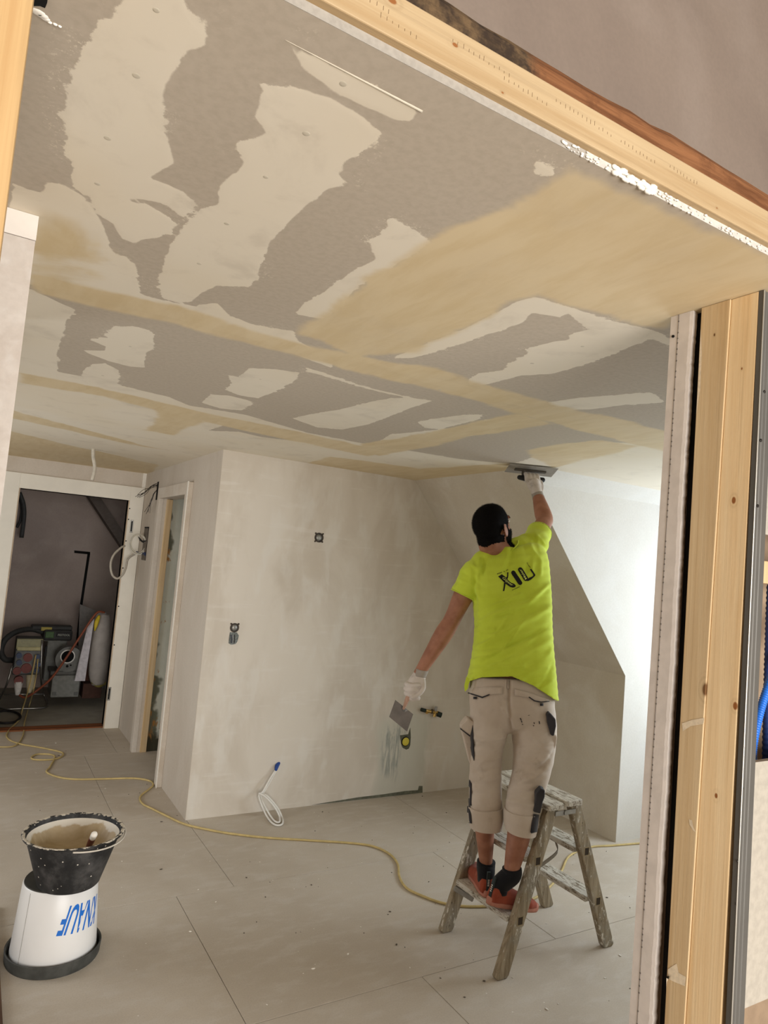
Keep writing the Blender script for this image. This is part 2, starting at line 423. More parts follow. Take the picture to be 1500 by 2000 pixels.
LIGHT = [
    s2([(530, -60), (430, 60), (370, 120), (310, 220), (265, 310), (247, 400), (245, 480), (258, 560), (280, 640), (290, 720), (320, 760), (420, 790), (500, 785), (540, 740), (600, 690), (690, 640), (660, 540), (645, 450), (640, 400), (660, 330), (700, 260), (730, 210), (800, 180), (815, 150), (800, 110), (835, 85), (770, 80), (760, 50), (710, 20), (720, -60)]),
    s2([(520, 700), (600, 700), (660, 720), (720, 750), (765, 790), (760, 820), (712, 845), (640, 803), (580, 787), (515, 780), (480, 740)]),
    s2([(340, 770), (430, 785), (520, 788), (600, 800), (660, 840), (683, 880), (670, 905), (610, 930), (560, 940), (530, 957), (470, 935), (430, 870), (380, 840)]),
    s2([(1000, 325), (1030, 322), (1030, 350), (1080, 340), (1130, 335), (1200, 350), (1290, 380), (1390, 430), (1460, 490), (1490, 520), (1470, 560), (1400, 610), (1340, 640), (1325, 690), (1370, 720), (1290, 740), (1220, 790), (1150, 850), (1100, 900), (1060, 950), (1030, 1020), (1000, 1090), (975, 1120), (900, 1118), (850, 1115), (800, 1140), (750, 1180), (700, 1182), (640, 1170), (625, 1130), (625, 1080), (640, 1010), (680, 930), (720, 880), (770, 830), (850, 795), (845, 745), (880, 700), (940, 650), (950, 620), (920, 590), (920, 545), (990, 540), (1035, 520), (1020, 490), (980, 470), (1000, 420), (1025, 360)]),
    [(557, 77), (570, 102), (580, 125), (615, 155), (650, 180), (700, 206), (769, 235), (801, 240), (824, 219), (760, 185), (700, 153), (650, 127), (600, 102)],
    s2([(45, 740), (60, 725), (160, 750), (185, 708), (230, 715), (290, 740), (350, 790), (390, 850), (420, 900), (430, 960), (450, 990), (530, 1030), (540, 1090), (550, 1150), (620, 1170), (760, 1195), (850, 1180), (900, 1235), (1000, 1270), (1150, 1295), (1160, 1330), (1300, 1400), (1300, 1440), (1000, 1330), (700, 1250), (100, 1110), (20, 900)]),
    c2([(130, 808), (280, 880), (200, 930), (100, 1000), (10, 1040), (-60, 1120), (-130, 1170), (-240, 1150), (-200, 1110), (-100, 1050), (-20, 990), (60, 950), (40, 880), (90, 850)]),
    c2([(637, 580), (740, 620), (700, 645), (660, 640)]),
    c4([(340, 292), (470, 235), (620, 178), (760, 108), (850, 58), (930, 40), (1050, 76), (1200, 126), (1420, 180), (1480, 215), (1480, 240), (1330, 190), (1200, 160), (1130, 165), (1060, 110), (1030, 125), (920, 110), (870, 150), (750, 190), (600, 240), (470, 280), (430, 292)]),
    c4([(655, 380), (700, 350), (800, 340), (820, 310), (890, 280), (900, 250), (1000, 222), (1060, 215), (1080, 190), (1200, 160), (1330, 180), (1385, 215), (1280, 260), (1150, 310), (1000, 355), (870, 362), (780, 385), (700, 405), (660, 400)]),
    [(569, 817), (600, 810), (660, 800), (720, 786), (760, 778), (800, 776), (845, 783), (800, 798), (770, 810), (720, 829), (670, 839), (620, 835)],
    c4([(445, 550), (500, 540), (600, 525), (715, 518), (700, 540), (620, 560), (540, 580), (480, 575)]),
    c4([(280, 635), (340, 600), (450, 590), (700, 560), (720, 540), (860, 540), (700, 600), (480, 640)]),
    c3([(370, 220), (440, 215), (470, 165), (560, 165), (640, 190), (648, 240), (640, 265), (615, 275), (605, 310), (612, 340), (540, 335), (450, 310), (370, 280), (340, 265), (430, 265), (440, 250)]),
    c3([(345, 350), (390, 325), (440, 318), (490, 345), (500, 380), (490, 412), (400, 402), (340, 372)]),
    c3([(950, 368), (1000, 378), (1040, 340), (1150, 345), (1255, 360), (1240, 390), (1150, 440), (1080, 467), (1000, 455), (940, 430), (975, 405)]),
    c3([(840, 485), (880, 450), (960, 455), (1040, 475), (1060, 490), (1010, 518), (920, 510)]),
    # zone left of the second board, and everything beyond the second joint
    [(30, 760), (50, 560), (150, 605), (132, 625), (125, 650), (112, 690), (113, 726), (150, 733), (230, 752), (330, 775), (370, 792), (480, 810), (600, 845), (740, 872), (760, 890), (500, 850)],
    [(15, 745), (740, 872), (830, 945), (443, 885), (288, 930), (10, 900)],
    c4([(150, 285), (300, 315), (480, 365), (640, 400), (900, 470), (880, 490), (480, 390)]),
    c4([(0, 330), (100, 360), (230, 405), (380, 440), (500, 470), (300, 430), (0, 345)]),
    [(690, 868), (800, 880), (900, 897), (1000, 906), (1150, 862), (1300, 868), (1300, 990), (1010, 930), (820, 945)],
    c4([(970, 470), (1120, 450), (1400, 430), (1460, 470), (1300, 480), (1150, 500), (1040, 500)]),
]
CUT = [
    c3([(870, 602), (960, 572), (1050, 588), (1200, 618), (1430, 658), (1420, 668), (1250, 646), (1100, 630), (1000, 607)]),
    c4([(490, 660), (700, 605), (900, 575), (1000, 570), (1160, 590), (1100, 620), (1000, 640), (880, 665), (780, 700), (650, 705), (560, 690)]),
    s2([(515, 778), (580, 785), (640, 800), (712, 845), (690, 868), (640, 830), (580, 800)]),
]
YEL = [
    s2([(100, 1055), (300, 1110), (700, 1195), (1150, 1335), (1400, 1390), (1700, 1440)]) + [(1000, 765), (1320, 848), (1320, 888), (1050, 820), (900, 776), (677, 722), (500, 678), (350, 637), (65, 572), (50, 530)],
    [(1112, 318), (1300, 400), (1500, 500), (1500, 575), (1360, 612), (1290, 640), (1200, 625), (1120, 600), (1050, 578), (1000, 592), (930, 632), (880, 655), (815, 690), (700, 697), (640, 672), (580, 652), (600, 625), (650, 592), (700, 560), (850, 470), (1000, 390), (1085, 340)],
    [(40, 425), (110, 418), (160, 422), (190, 440), (185, 470), (150, 505), (110, 540), (40, 545)],  # shadow of the left wall painted in together with yellowish filler
    [(38, 728), (200, 758), (400, 806), (600, 846), (750, 882), (720, 892), (500, 846), (400, 824), (200, 774), (36, 748)],
    [(690, 872), (800, 850), (900, 830), (1010, 808), (1090, 828), (1000, 842), (930, 850), (830, 876), (740, 890)],
    [(300, 790), (420, 818), (380, 830), (340, 850), (280, 840), (310, 815)],
    [(20, 800), (140, 832), (290, 872), (330, 880), (250, 868), (120, 838), (18, 816)],
    [(10, 840), (150, 872), (310, 908), (290, 935), (10, 892)],
    [(640, 890), (820, 915), (1000, 905), (990, 925), (820, 945), (600, 905)],
    c4([(900, 665), (1050, 635), (1200, 625), (1350, 650), (1200, 690), (1000, 740), (900, 690)]),
    [(1050, 925), (1290, 958), (1290, 975), (1080, 950)],
]
gs = 0.014
gx = np.arange(-0.75, 4.75 + gs, gs); gy = np.concatenate([[0.735], np.arange(0.75, 6.72, gs)])
GX, GY = np.meshgrid(gx, gy); CP = np.stack([GX.ravel(), GY.ravel()], 1)
def onceil(poly): return [(lambda p: (p.x, p.y))(at_z(x, y, H)) for x, y in poly]
sl = np.full(len(CP), -1.0); sy = np.full(len(CP), -1.0)
for p in LIGHT: sl = np.maximum(sl, sdf(CP, onceil(p)))
for p in CUT: sl = np.minimum(sl, -sdf(CP, onceil(p)))
for k, p in enumerate(YEL): sy = np.maximum(sy, sdf(CP, onceil(p)) * (0.22 if k == 2 else 1.0))  # area holding the painted wall shadow gets a softer edge
nx_, ny_ = len(gx), len(gy)
idx = np.arange(nx_ * ny_).reshape(ny_, nx_)
q = np.stack([idx[:-1, :-1], idx[1:, :-1], idx[1:, 1:], idx[:-1, 1:]], -1).reshape(-1, 4)
me = bpy.data.meshes.new('ceiling'); me.from_pydata(np.column_stack([CP, np.full(len(CP), H)]).tolist(), [], q.tolist()); me.update()
for nm, arr in (('light', sl), ('yellow', sy)):
    at = me.attributes.new(nm, 'FLOAT', 'POINT'); at.data.foreach_set('value', arr.astype(np.float32))
def ceil_mat():
    m = NT('drywall_ceiling_with_filler', 0.85, 0, 0.2)
    rag = m.noise(28, None, 6, 0.68); rag2 = m.noise(7, None, 3)
    e = m.math('ADD', m.math('MULTIPLY', m.math('SUBTRACT', rag, 0.5), m.rng(rag2, 0.4, 0.62, 0.008, 0.05)), m.math('MULTIPLY', m.math('SUBTRACT', rag2, 0.5), 0.02))
    sd = m.math('ADD', m.attr('light'), e)
    fl = m.rng(sd, -0.0015, 0.0025)
    # thin speckled drag marks past the edges of a coat
    spk = m.noise(170, m.mapped((1, 1, 1)), 3, 0.7)
    drag = m.math('MULTIPLY', m.math('MULTIPLY', m.rng(sd, -0.045, -0.002), m.rng(spk, 0.56, 0.66)), m.rng(rag2, 0.5, 0.62))
    fl = m.math('MAXIMUM', fl, m.math('MULTIPLY', drag, 0.7))
    wide = m.noise(3.5, None, 4, 0.6, 0.5)
    yd = m.math('ADD', m.attr('yellow'), m.math('MULTIPLY', m.math('SUBTRACT', wide, 0.5), 0.12))
    fy = m.rng(yd, -0.012, 0.022)
    wear = m.noise(5.5, None, 5, 0.65, 0.4); streak = m.noise(2.2, m.mapped((9, 2.2, 1)), 5, 0.6, 0.3)
    grey = m.mix(m.rng(m.noise(70, None, 3), 0.3, 0.75), rgba((188, 176, 159)), rgba((180, 168, 151)))
    lite = m.mix(m.rng(wear, 0.5, 0.72, 0, 0.55), rgba((226, 216, 197)), rgba((204, 193, 175)))
    lite = m.mix(m.rng(m.noise(1.3, None, 2), 0.45, 0.62, 0, 0.25), lite, rgba((220, 204, 174)))
    yel = m.mix(m.rng(streak, 0.35, 0.68), rgba((216, 197, 161)), rgba((209, 188, 149)))
    c = m.mix(fl, grey, lite)
    c = m.mix(m.math('MULTIPLY', fy, m.rng(wide, 0.25, 0.6, 0.82, 1.0)), c, yel)
    m.color(c)
    m.put(m.b.inputs['Roughness'], m.math('SUBTRACT', 0.88, m.math('MULTIPLY', fy, 0.22)))
    h = m.math('ADD', m.math('MULTIPLY', m.rng(sd, -0.006, 0.012), 1.0), m.math('ADD', m.math('MULTIPLY', fy, 0.6), m.math('MULTIPLY', streak, 0.10)))
    m.bump(h, 0.16, 0.002)
    return m.m
me.materials.append(ceil_mat())
ceiling = bpy.data.objects.new('ceiling', me); COL.objects.link(ceiling); ceiling['kind'] = 'structure'
M_paper = plain('board_edge_paper', (158, 151, 140), 0.9, var=0.08, scale=120, bump=0.1)
box('drywall_edge', -0.75, 0.74, 0.735, 0.752, H + 0.0005, H + 0.0145, M_paper, ceiling)
box('drywall_edge', 0.7405, 4.7, 0.735, 0.752, H + 0.0005, H + 0.0145, plain('chalky_board_edge', (196, 190, 180), 0.9, var=0.08, scale=90, bump=0.3), ceiling)
M_crumb = plain('white_filler', (232, 226, 214), 0.9, var=0.05, bump=0.4, scale=60)
M_fill = plain('beige_filler', (200, 191, 172), 0.85, var=0.05)
# raised filler ridge left by the blade
a, b = at_z(557, 78, H), at_z(824, 218, H)
rv = []
for i in range(25):
    t = i / 24; p = a.lerp(b, t); w = 0.0013 * (0.4 + t) + random.uniform(-.0001, .0001)
    rv.append([p + Vector((0, -w * 2.2, 0.001)), p + Vector((0, -w * 0.5, -w)), p + Vector((0, w * 0.7, -w * 0.6)), p + Vector((0, w * 2, 0.001))])
V, Fc = rings(rv); mk('filler_ridge', V, Fc, M_fill, ceiling, smooth=True)
# filled screw heads
for x, y in s2([(610, 40), (532, 296), (420, 540), (380, 718), (1196, 522), (1038, 692), (886, 874), (778, 1030), (1340, 328)]) + c4([(1120, 243), (915, 312), (540, 420)]) + c3([(545, 250), (430, 372), (1090, 388)]):
    p = at_z(x, y, H); r = random.uniform(0.005, 0.0075)
    V, Fc = lathevf(p, [(r, 0.0004), (r * 0.8, -0.00015), (r * 0.4, -0.0003)], 12)
    mk('filled_screw_head', V, Fc, M_fill, ceiling, smooth=True)
# loose filler along the ceiling edge under the beam
cr = []
for i in range(150):
    px = random.uniform(1095, 1500) if i < 110 else random.gauss(1240, 30)
    t = (px - 700) / 800; p = at_y(px, 58.7 + 440 * t - 6, 0.733); r = random.uniform(0.0006, 0.0022) * (2.2 if abs(px - 1240) < 40 else 1)
    cr.append(ellipsoid((p.x, 0.733, H + random.uniform(-0.001, 0.012)), Vector((r * 2.0, 0, 0)), Vector((0, r, 0)), Vector((0, 0, r)), 7, 5))
V, Fc = join(cr); mk('filler_crumbs', V, Fc, M_crumb, ceiling, smooth=True, kind='stuff')
V, Fc = polyprism([at_z(x, y, H - .0004) for x, y in ((66, -6), (94, -6), (92, 6), (88, 16), (78, 12), (66, 12))], (0, 0, 1), .0003); mk('ceiling_gap', V, Fc, M_black, ceiling)
# torn paper and filler at the far left end
V, Fc = join([ellipsoid(at_z(x, y, H) , Vector((r * 1.6, 0, 0)), Vector((0, r, 0)), Vector((0, 0, 0.0022)), 9, 6) for x, y, r in ((74, 24, .006), (82, 30, .005), (88, 36, .004), (97, 43, .002), (108, 47, .0018), (117, 51, .0015))])
mk('torn_filler', V, Fc, M_crumb, ceiling, smooth=True)

# ------------------------------------------------------------------ structure: walls of the main room
YB, XS, YD, YC = 4.34, 1.32, 6.66, 3.135
SX0, SX1, SZ = 2.815, 3.832, 1.085        # roof slope: at ceiling, at knee height
def wall_poly(name, pts, n, t, mat, **kw):
    V, Fc = polyprism(pts, n, t); return mk(name, V, Fc, mat, kind='structure', **kw)
def back_mat():
    m = NT('plaster_back_wall', 0.85, 0, 0.2)
    a = m.noise(1.5, m.mapped((1.6, 1, 0.8)), 5, 0.6, 0.4); b = m.noise(5, m.mapped((1.5, 1, 0.6), (3, 1, 7)), 4, 0.55, 0.3); st = m.noise(1, m.mapped((3, 1, 26)), 4, 0.6)
    c = m.mix(m.rng(a, 0.36, 0.64), rgba((218, 209, 195)), rgba((204, 193, 177)))
    c = m.mix(m.rng(b, 0.5, 0.68, 0, 0.45), c, rgba((224, 219, 209)))
    c = m.mix(m.rng(st, 0.56, 0.72, 0, 0.30), c, rgba((228, 222, 212)))
    xyz = m.sep(m.co()); x = m.math('ADD', xyz[0], m.math('MULTIPLY', m.math('SUBTRACT', b, .5), .18)); z = m.math('ADD', xyz[2], m.math('MULTIPLY', m.math('SUBTRACT', b, .5), .3))
    box_ = m.math('MULTIPLY', m.math('MULTIPLY', m.rng(x, 2.62, 2.72), m.rng(x, 3.16, 3.10)), m.rng(z, .62, .5))
    c = m.mix(m.math('MULTIPLY', box_, .75), c, rgba((198, 195, 180)))
    tr = m.noise(1, m.mapped((38, 1, 5)), 5, .65, .5)
    bl = m.math('MULTIPLY', m.math('MULTIPLY', m.rng(x, 2.70, 2.76), m.rng(x, 2.93, 2.84)), m.math('MULTIPLY', m.rng(z, .55, .45), m.rng(z, .06, .2)))
    c = m.mix(m.math('MULTIPLY', bl, m.rng(tr, .40, .62, 0, .7)), c, rgba((128, 134, 128)))
    m.color(c); m.bump(m.math('ADD', b, m.math('MULTIPLY', st, .5)), 0.12, 0.006); return m.m
wall_back = wall_poly('wall_back', [(XS + .002, YB, 0), (SX1 + .05, YB, 0), (SX1 + .05, YB, SZ), (SX0 + .05, YB, H), (XS + .002, YB, H)], (0, 1, 0), 0.09, back_mat())
wall_side = mk('wall_side', *join([boxvf(XS, XS + 0.10, YB + 0.0015, 5.04, 0, H), boxvf(XS, XS + 0.05, 5.85, YD, 0, H), boxvf(XS, XS + 0.10, 5.04, 5.85, 2.08, H)]), M_wall_side, kind='structure')
# lining around the side opening, standing proud of the wall
M_lin = plaster('plaster_lining', (212, 201, 186), (200, 187, 170), (218, 210, 198), 2.0)
for x0, x1, y0, y1, z0, z1 in ((1.282, XS, 4.975, 5.045, 0, 2.165), (1.282, XS, 5.045, 5.85, 2.075, 2.165), (1.282, XS, 5.85, 5.925, 0, 2.165)):
    box('opening_lining', x0, x1, y0, y1, z0, z1, M_lin, wall_side, 0.002)
box('corner_bead', 1.2795, 1.284, 4.965, 4.988, 0, 2.168, M_crumb, wall_side)
# jamb seen through the side opening: timber strip and old stained plaster
def stain_mat():
    m = NT('old_green_plaster', 0.9, 0, 0.2)
    a = m.noise(9, m.mapped((1, 1, 0.5)), 6, 0.7, 0.6); b = m.noise(2.5, m.mapped((1, 1, 1)), 4, 0.6)
    c = m.mix(m.rng(b, 0.4, 0.65), rgba((238, 240, 226)), rgba((228, 230, 214)))
    zc = m.sep(m.co())[2]; xc = m.sep(m.co())[0]
    edge = m.math('ADD', m.math('SUBTRACT', xc, 1.40), m.math('MULTIPLY', m.math('SUBTRACT', b, 0.5), 0.35))
    c = m.mix(m.rng(edge, 0.02, -0.005), c, rgba((128, 130, 112)))
    low = m.math('ADD', m.rng(zc, 0.45, 0.0), m.math('SUBTRACT', a, 0.55))
    c = m.mix(m.rng(low, 0.55, 0.8), c, rgba((84, 80, 64)))
    c = m.mix(m.rng(m.math('ADD', edge, m.math('SUBTRACT', a, 0.5)), -0.06, -0.14), c, rgba((190, 140, 84)))
    m.color(c); m.bump(a, 0.5, 0.01); return m.m
wall_closet = box('wall_closet', 1.37, 2.3, 5.86, 5.95, 0, H, stain_mat(), kind='structure')
box('jamb_board', 1.345, 1.394, 5.835, 5.875, 0, 2.075, M_post_a, wall_closet, 0.002)
box('wall_closet_end', 2.3, 2.4, YB + 0.1, 5.95, 0, H, M_dark, kind='structure')
# wall with the door to the dark room
wall_door = mk('wall_door', *join([boxvf(X0, 0.285, YD, YD + 0.13, 0, H), boxvf(1.195, XS + .2, YD, YD + 0.13, 0, H), boxvf(0.285, 1.195, YD, YD + 0.13, 2.075, H)]), M_wall_side, kind='structure')
frame = tag(bpy.data.objects.new('door_1', None), kind='structure'); COL.objects.link(frame); frame.location = (0.74, YD, 0)
box('door_lining', 1.195, XS - 0.003, YD - 0.022, YD + 0.13, 0.0, 2.205, M_white, frame, 0.002)
box('door_lining', 0.10, 0.285, YD - 0.022, YD + 0.13, 0.0, 2.205, M_white, frame, 0.002)
box('door_lining', 0.285, 1.195, YD - 0.022, YD + 0.13, 2.075, 2.205, M_white, frame, 0.002)
M_steel = plain('steel', (150, 148, 142), 0.35, 0.9, 0.08)
M_bead = plain('door_stop_strip', (196, 176, 150), 0.7)
box('door_stop', 1.187, 1.197, YD - 0.016, YD + 0.01, 0.0, 2.075, M_bead, frame)
box('door_stop', 0.283, 0.293, YD - 0.016, YD + 0.01, 0.0, 2.075, M_bead, frame)
for x, y in ((257, 1028), (213, 1355)):
    p = at_y(x, y, YD - 0.022)
    box('hinge_pocket', p.x - 0.014, p.x + 0.014, YD - 0.0235, YD - 0.02, p.z - 0.06, p.z + 0.06, M_steel, frame, 0.004)
    box('hinge_slot', p.x - 0.006, p.x + 0.006, YD - 0.0245, YD - 0.022, p.z - 0.048, p.z + 0.048, M_black, frame)
for z in (2.0, 1.9, 1.7, 1.45, 1.1, 0.75, 0.3):
    cyl('lining_screw', (1.2, YD - 0.0235, z), (1.2, YD - 0.02, z), 0.006, M_black, frame, seg=8)
box('threshold', 0.285, 1.195, YD + 0.02, YD + 0.14, -0.005, 0.012, M_old, frame, 0.002)
box('corner_profile', XS - 0.03, XS, YD - 0.01, YD, 2.205, H, M_crumb, wall_door)
# dark room shell
mk('wall_dark_room', *join([boxvf(0.0, 2.4, 8.55, 8.65, 0, 2.6), boxvf(-0.1, 0.0, YD + .13, 8.65, 0, 2.6), boxvf(1.9, 2.0, YD + .13, 8.65, 0, 2.6)]), M_dark, kind='structure')
box('ceiling_dark_room', -0.1, 2.4, YD + .13, 8.65, 2.6, 2.7, M_dark, kind='structure')
# knee wall and roof slope, one plane each, and the dormer cheek
wall_poly('wall_slope', [(SX1, YC + .002, 0), (SX1 + .1, YC + .002, 0), (SX1 + .1, YC + .002, SZ + .06), (SX0 + .1, YC + .002, H + 0.05), (SX0, YC + 0.002, H + 0.0), (SX1, YC + 0.002, SZ)], (0, 1, 0), YB - YC + 0.01, M_slope)
wall_poly('wall_cheek', [(SX1 + .001, YC, 0), (4.75, YC, 0), (4.75, YC, H), (SX0 + .001, YC, H), (SX1 + .001, YC, SZ)], (0, 1, 0), 0.08, M_cheek)
V, Fc = polyprism([(SX0 + .04, YC, H - 0.078), (SX0 + .04, YC, H), (SX0 + .04, YC - 0.13, H)], (1, 0, 0), 1.9)
mk('trim_1', V, Fc, M_cheek, kind='structure')
# dormer front with its window (outside the picture) and the near cheek
wf = mk('wall_dormer', *join([boxvf(4.72, 4.80, 1.046, 1.40, 0, H), boxvf(4.72, 4.80, 2.90, YC, 0, H), boxvf(4.72, 4.80, 1.40, 2.90, 0, 0.85), boxvf(4.72, 4.80, 1.40, 2.90, 2.05, H)]), M_cheek, kind='structure')
M_pvc = plain('window_frame_white', (230, 230, 228), 0.4, var=0.02)
def glass():
    m = NT('window_glass', 0.0, 0, 0.5); m.b.inputs['Transmission Weight'].default_value = 1.0; m.b.inputs['IOR'].default_value = 1.0
    m.b.inputs['Base Color'].default_value = (0.97, 0.98, 0.98, 1); return m.m
M_glass = glass()
wd = tag(bpy.data.objects.new('window_1', None), kind='structure'); COL.objects.link(wd); wd.location = (4.74, 2.15, 0.85)
for a in ((1.40, 1.46, 0.85, 2.05), (2.84, 2.90, 0.85, 2.05), (1.46, 2.84, 0.85, 0.91), (1.46, 2.84, 1.99, 2.05), (2.12, 2.18, 0.91, 1.99)):
    box('window_frame', 4.735, 4.775, *a, M_pvc, wd, 0.003)
# wall on the left: its plastered end stands beside the opening
M_leftend = plaster('plaster_white_end', (204, 195, 185), (190, 178, 166), (212, 206, 198), 9, amt=0.8)
wall_left = box('wall_left', -0.10, 0.040, 1.55, 2.35, 0, 2.2905, M_leftend, kind='structure')
box('end_board', -0.10, 0.041, 1.548, 2.35, 2.2915, H - 0.0005, M_gkwhite, wall_left)
wl = mk('wall_hall', *join([boxvf(-1.8, -1.75, 1.0, 3.5, 0, H), boxvf(-1.8, -1.75, 5.1, YD, 0, H), boxvf(-1.8, -1.75, 3.5, 5.1, 0, 0.5), boxvf(-1.8, -1.75, 3.5, 5.1, 1.8, H)]), M_wall, kind='structure')
box('ceiling_hall', -1.8, -0.75, 0.735, YD + .1, H, H + 0.05, M_wall, kind='structure')
wd2 = tag(bpy.data.objects.new('window_2', None), kind='structure'); COL.objects.link(wd2); wd2.location = (-1.77, 4.3, 0.5)
for a in ((3.50, 3.56, 0.5, 1.8), (5.04, 5.1, 0.5, 1.8), (3.56, 5.04, 0.5, 0.56), (3.56, 5.04, 1.74, 1.8), (4.27, 4.33, 0.56, 1.74)):
    box('window_frame', -1.79, -1.755, *a, M_pvc, wd2, 0.003)
# the room the photograph is taken from
box('wall_upper', -1.8, 3.6, 1.02, 1.10, H + 0.12, 4.0, M_upper, kind='structure')
mk('wall_rear', *join([boxvf(-1.8, -0.7, -3.1, -3.0, 0, 4.0), boxvf(2.3, 3.6, -3.1, -3.0, 0, 4.0), boxvf(-.7, 2.3, -3.1, -3.0, 0, 0.12), boxvf(-.7, 2.3, -3.1, -3.0, 2.55, 4.0)]), M_upper, kind='structure')
box('wall_rear_left', -1.9, -1.8, -3.1, 1.1, 0, 4.0, M_upper, kind='structure')
box('wall_rear_right', 3.6, 3.7, -3.1, 0.8, 0, 4.0, M_upper, kind='structure')
box('ceiling_rear', -1.9, 3.7, -3.1, 1.1, 4.0, 4.1, M_upper, kind='structure')
wd3 = tag(bpy.data.objects.new('window_3', None), kind='structure'); COL.objects.link(wd3); wd3.location = (.8, -3.05, .12)
for a in ((-.7, -.63, .12, 2.55), (2.23, 2.3, .12, 2.55), (.77, .83, .19, 2.48)):
    box('window_frame', a[0], a[1], -3.07, -3.02, a[2], a[3], M_pvc, wd3, 0.003)
for a in ((.12, .19), (2.48, 2.55)):
    box('window_frame', -.63, 2.23, -3.07, -3.02, a[0], a[1], M_pvc, wd3, 0.003)

# ------------------------------------------------------------------ timber frame of the opening
def timber(name, label, x0, x1, y0, y1, z0, z1, mat, org):
    o = box(name, x0, x1, y0, y1, z0, z1, mat, None, 0.002, origin=org, label=label, cat='timber'); return o
timber('ceiling_beam', 'pale spruce beam running along the plastered ceiling edge', -0.15, 3.5, 0.722, 0.800, H + 0.014, 2.416, M_beam, (0, 0.76, 0))
random.seed(9); tk = []
for x0, z0, n_ in ((0.30, 2.388, 9), (0.47, 2.396, 12), (0.56, 2.384, 10), (0.66, 2.394, 14), (0.80, 2.388, 10), (0.36, 2.375, 7), (0.92, 2.392, 9)):
    for k in range(n_):
        x = x0 + k * 0.009 + random.uniform(-.001, .001); z = z0 - k * .0004 + random.uniform(-.001, .001)
        tk.append(boxvf(x, x + .0005, .7216, .7225, z, z + random.uniform(.003, .007)))
bm_ = [o for o in bpy.data.objects if o.name == 'ceiling_beam'][0]
V, Fc = join(tk); mk('saw_marks', V, Fc, plain('saw_mark', (120, 96, 66), .9), bm_, kind='stuff')
ov = []
nseg = 60
random.seed(3)
for i in range(nseg + 1):
    x = -0.1 + 3.4 * i / nseg; w = math.sin(x * 7) * 0.004 + random.uniform(-.003, .003)
    ov.append([Vector((x, 0.803, 2.40)), Vector((x, 0.99, 2.40)), Vector((x, 0.99, 2.55)), Vector((x, 0.845, 2.553 + w)), Vector((x, 0.815, 2.541 + w)), Vector((x, 0.803 + random.uniform(0, .003), 2.525 + w))])
V, Fc = rings(ov)
def bark_mat():
    m = NT('old_reddish_timber', 0.85, 0, 0.2)
    a = m.noise(1, m.mapped((3, 50, 50)), 6, 0.7, 0.5); b = m.noise(14, None, 5, 0.65)
    c = m.mix(m.rng(a, 0.35, 0.65), rgba((142, 96, 62)), rgba((104, 66, 40)))
    c = m.mix(m.rng(b, 0.5, 0.7, 0, 0.6), c, rgba((92, 56, 34)))
    x = m.math('ADD', m.sep(m.co())[0], m.math('MULTIPLY', m.math('SUBTRACT', b, 0.5), 0.12))
    c = m.mix(m.rng(x, 0.70, 0.66), c, m.mix(m.rng(b, .4, .6), rgba((58, 46, 36)), rgba((110, 88, 62))))
    m.color(c); m.bump(m.math('ADD', a, b), 0.6, 0.006); return m.m
mk('old_timber', V, Fc, bark_mat(), None, label='rough old reddish brown timber with a barky end lying behind the pale beam', cat='timber')
timber('timber_post', 'pale spruce post at the opening beside the white wall end block', -0.085, -0.009, 0.79, 0.87, 0, H + 0.013, M_post_l, (-0.05, 0.83, 0))
def post(label, ya0, ya1, yb0, yb1, x0, x1, mat, org):
    zt = H - 0.0005
    V, Fc = hexa([(x0, ya0, 0), (x1, ya0, 0), (x1, yb0, 0), (x0, yb0, 0), (x0, ya1, zt), (x1, ya1, zt), (x1, yb1, zt), (x0, yb1, zt)])
    return bev(mk('timber_post', V, Fc, mat, None, origin=org, label=label, cat='timber'), 0.0015)
post('duller spruce post with plaster smears next to the black gap', 0.9325, 0.8955, 0.966, 0.966, 1.3665, 1.414, M_post_a, (1.3665, 0.93, 0))
post('bright spruce post with knots next to the metal stud', 0.849, 0.834, 0.932, 0.895, 1.370, 1.414, M_post_b, (1.370, 0.88, 0))
M_smear = plain('thin_plaster_smear', (232, 214, 184), 0.85, var=0.1, scale=90)
# plaster smears on the dull post
bvp = bvh_of(*boxvf(1.3665, 1.414, 0.85, 0.966, 0, H))
pst = [o for o in bpy.data.objects if o.name.startswith('timber_post')]
dull = [o for o in pst if 'duller' in o['label']][0]
for poly in ([(1332, 1413), (1352, 1406), (1376, 1402), (1374, 1414), (1350, 1418), (1334, 1428)],
             [(1346, 1600), (1352, 1602), (1354, 1614), (1360, 1626), (1354, 1622), (1347, 1610)],
             [(1298, 1898), (1312, 1888), (1322, 1882), (1326, 1900), (1340, 1908), (1338, 1926), (1318, 1918), (1302, 1910)],
             [(1366, 700), (1369, 640), (1371, 690), (1368, 760), (1362, 800), (1360, 810), (1363, 760)],
             [(1301, 1600), (1308, 1620), (1306, 1660), (1300, 1680), (1298, 1650)],
             [(1286, 1930), (1293, 1938), (1291, 1990), (1283, 1999)]):
    patch('plaster_smear', poly, bvp, M_smear, dull, 0.0006, 0.0, 1)
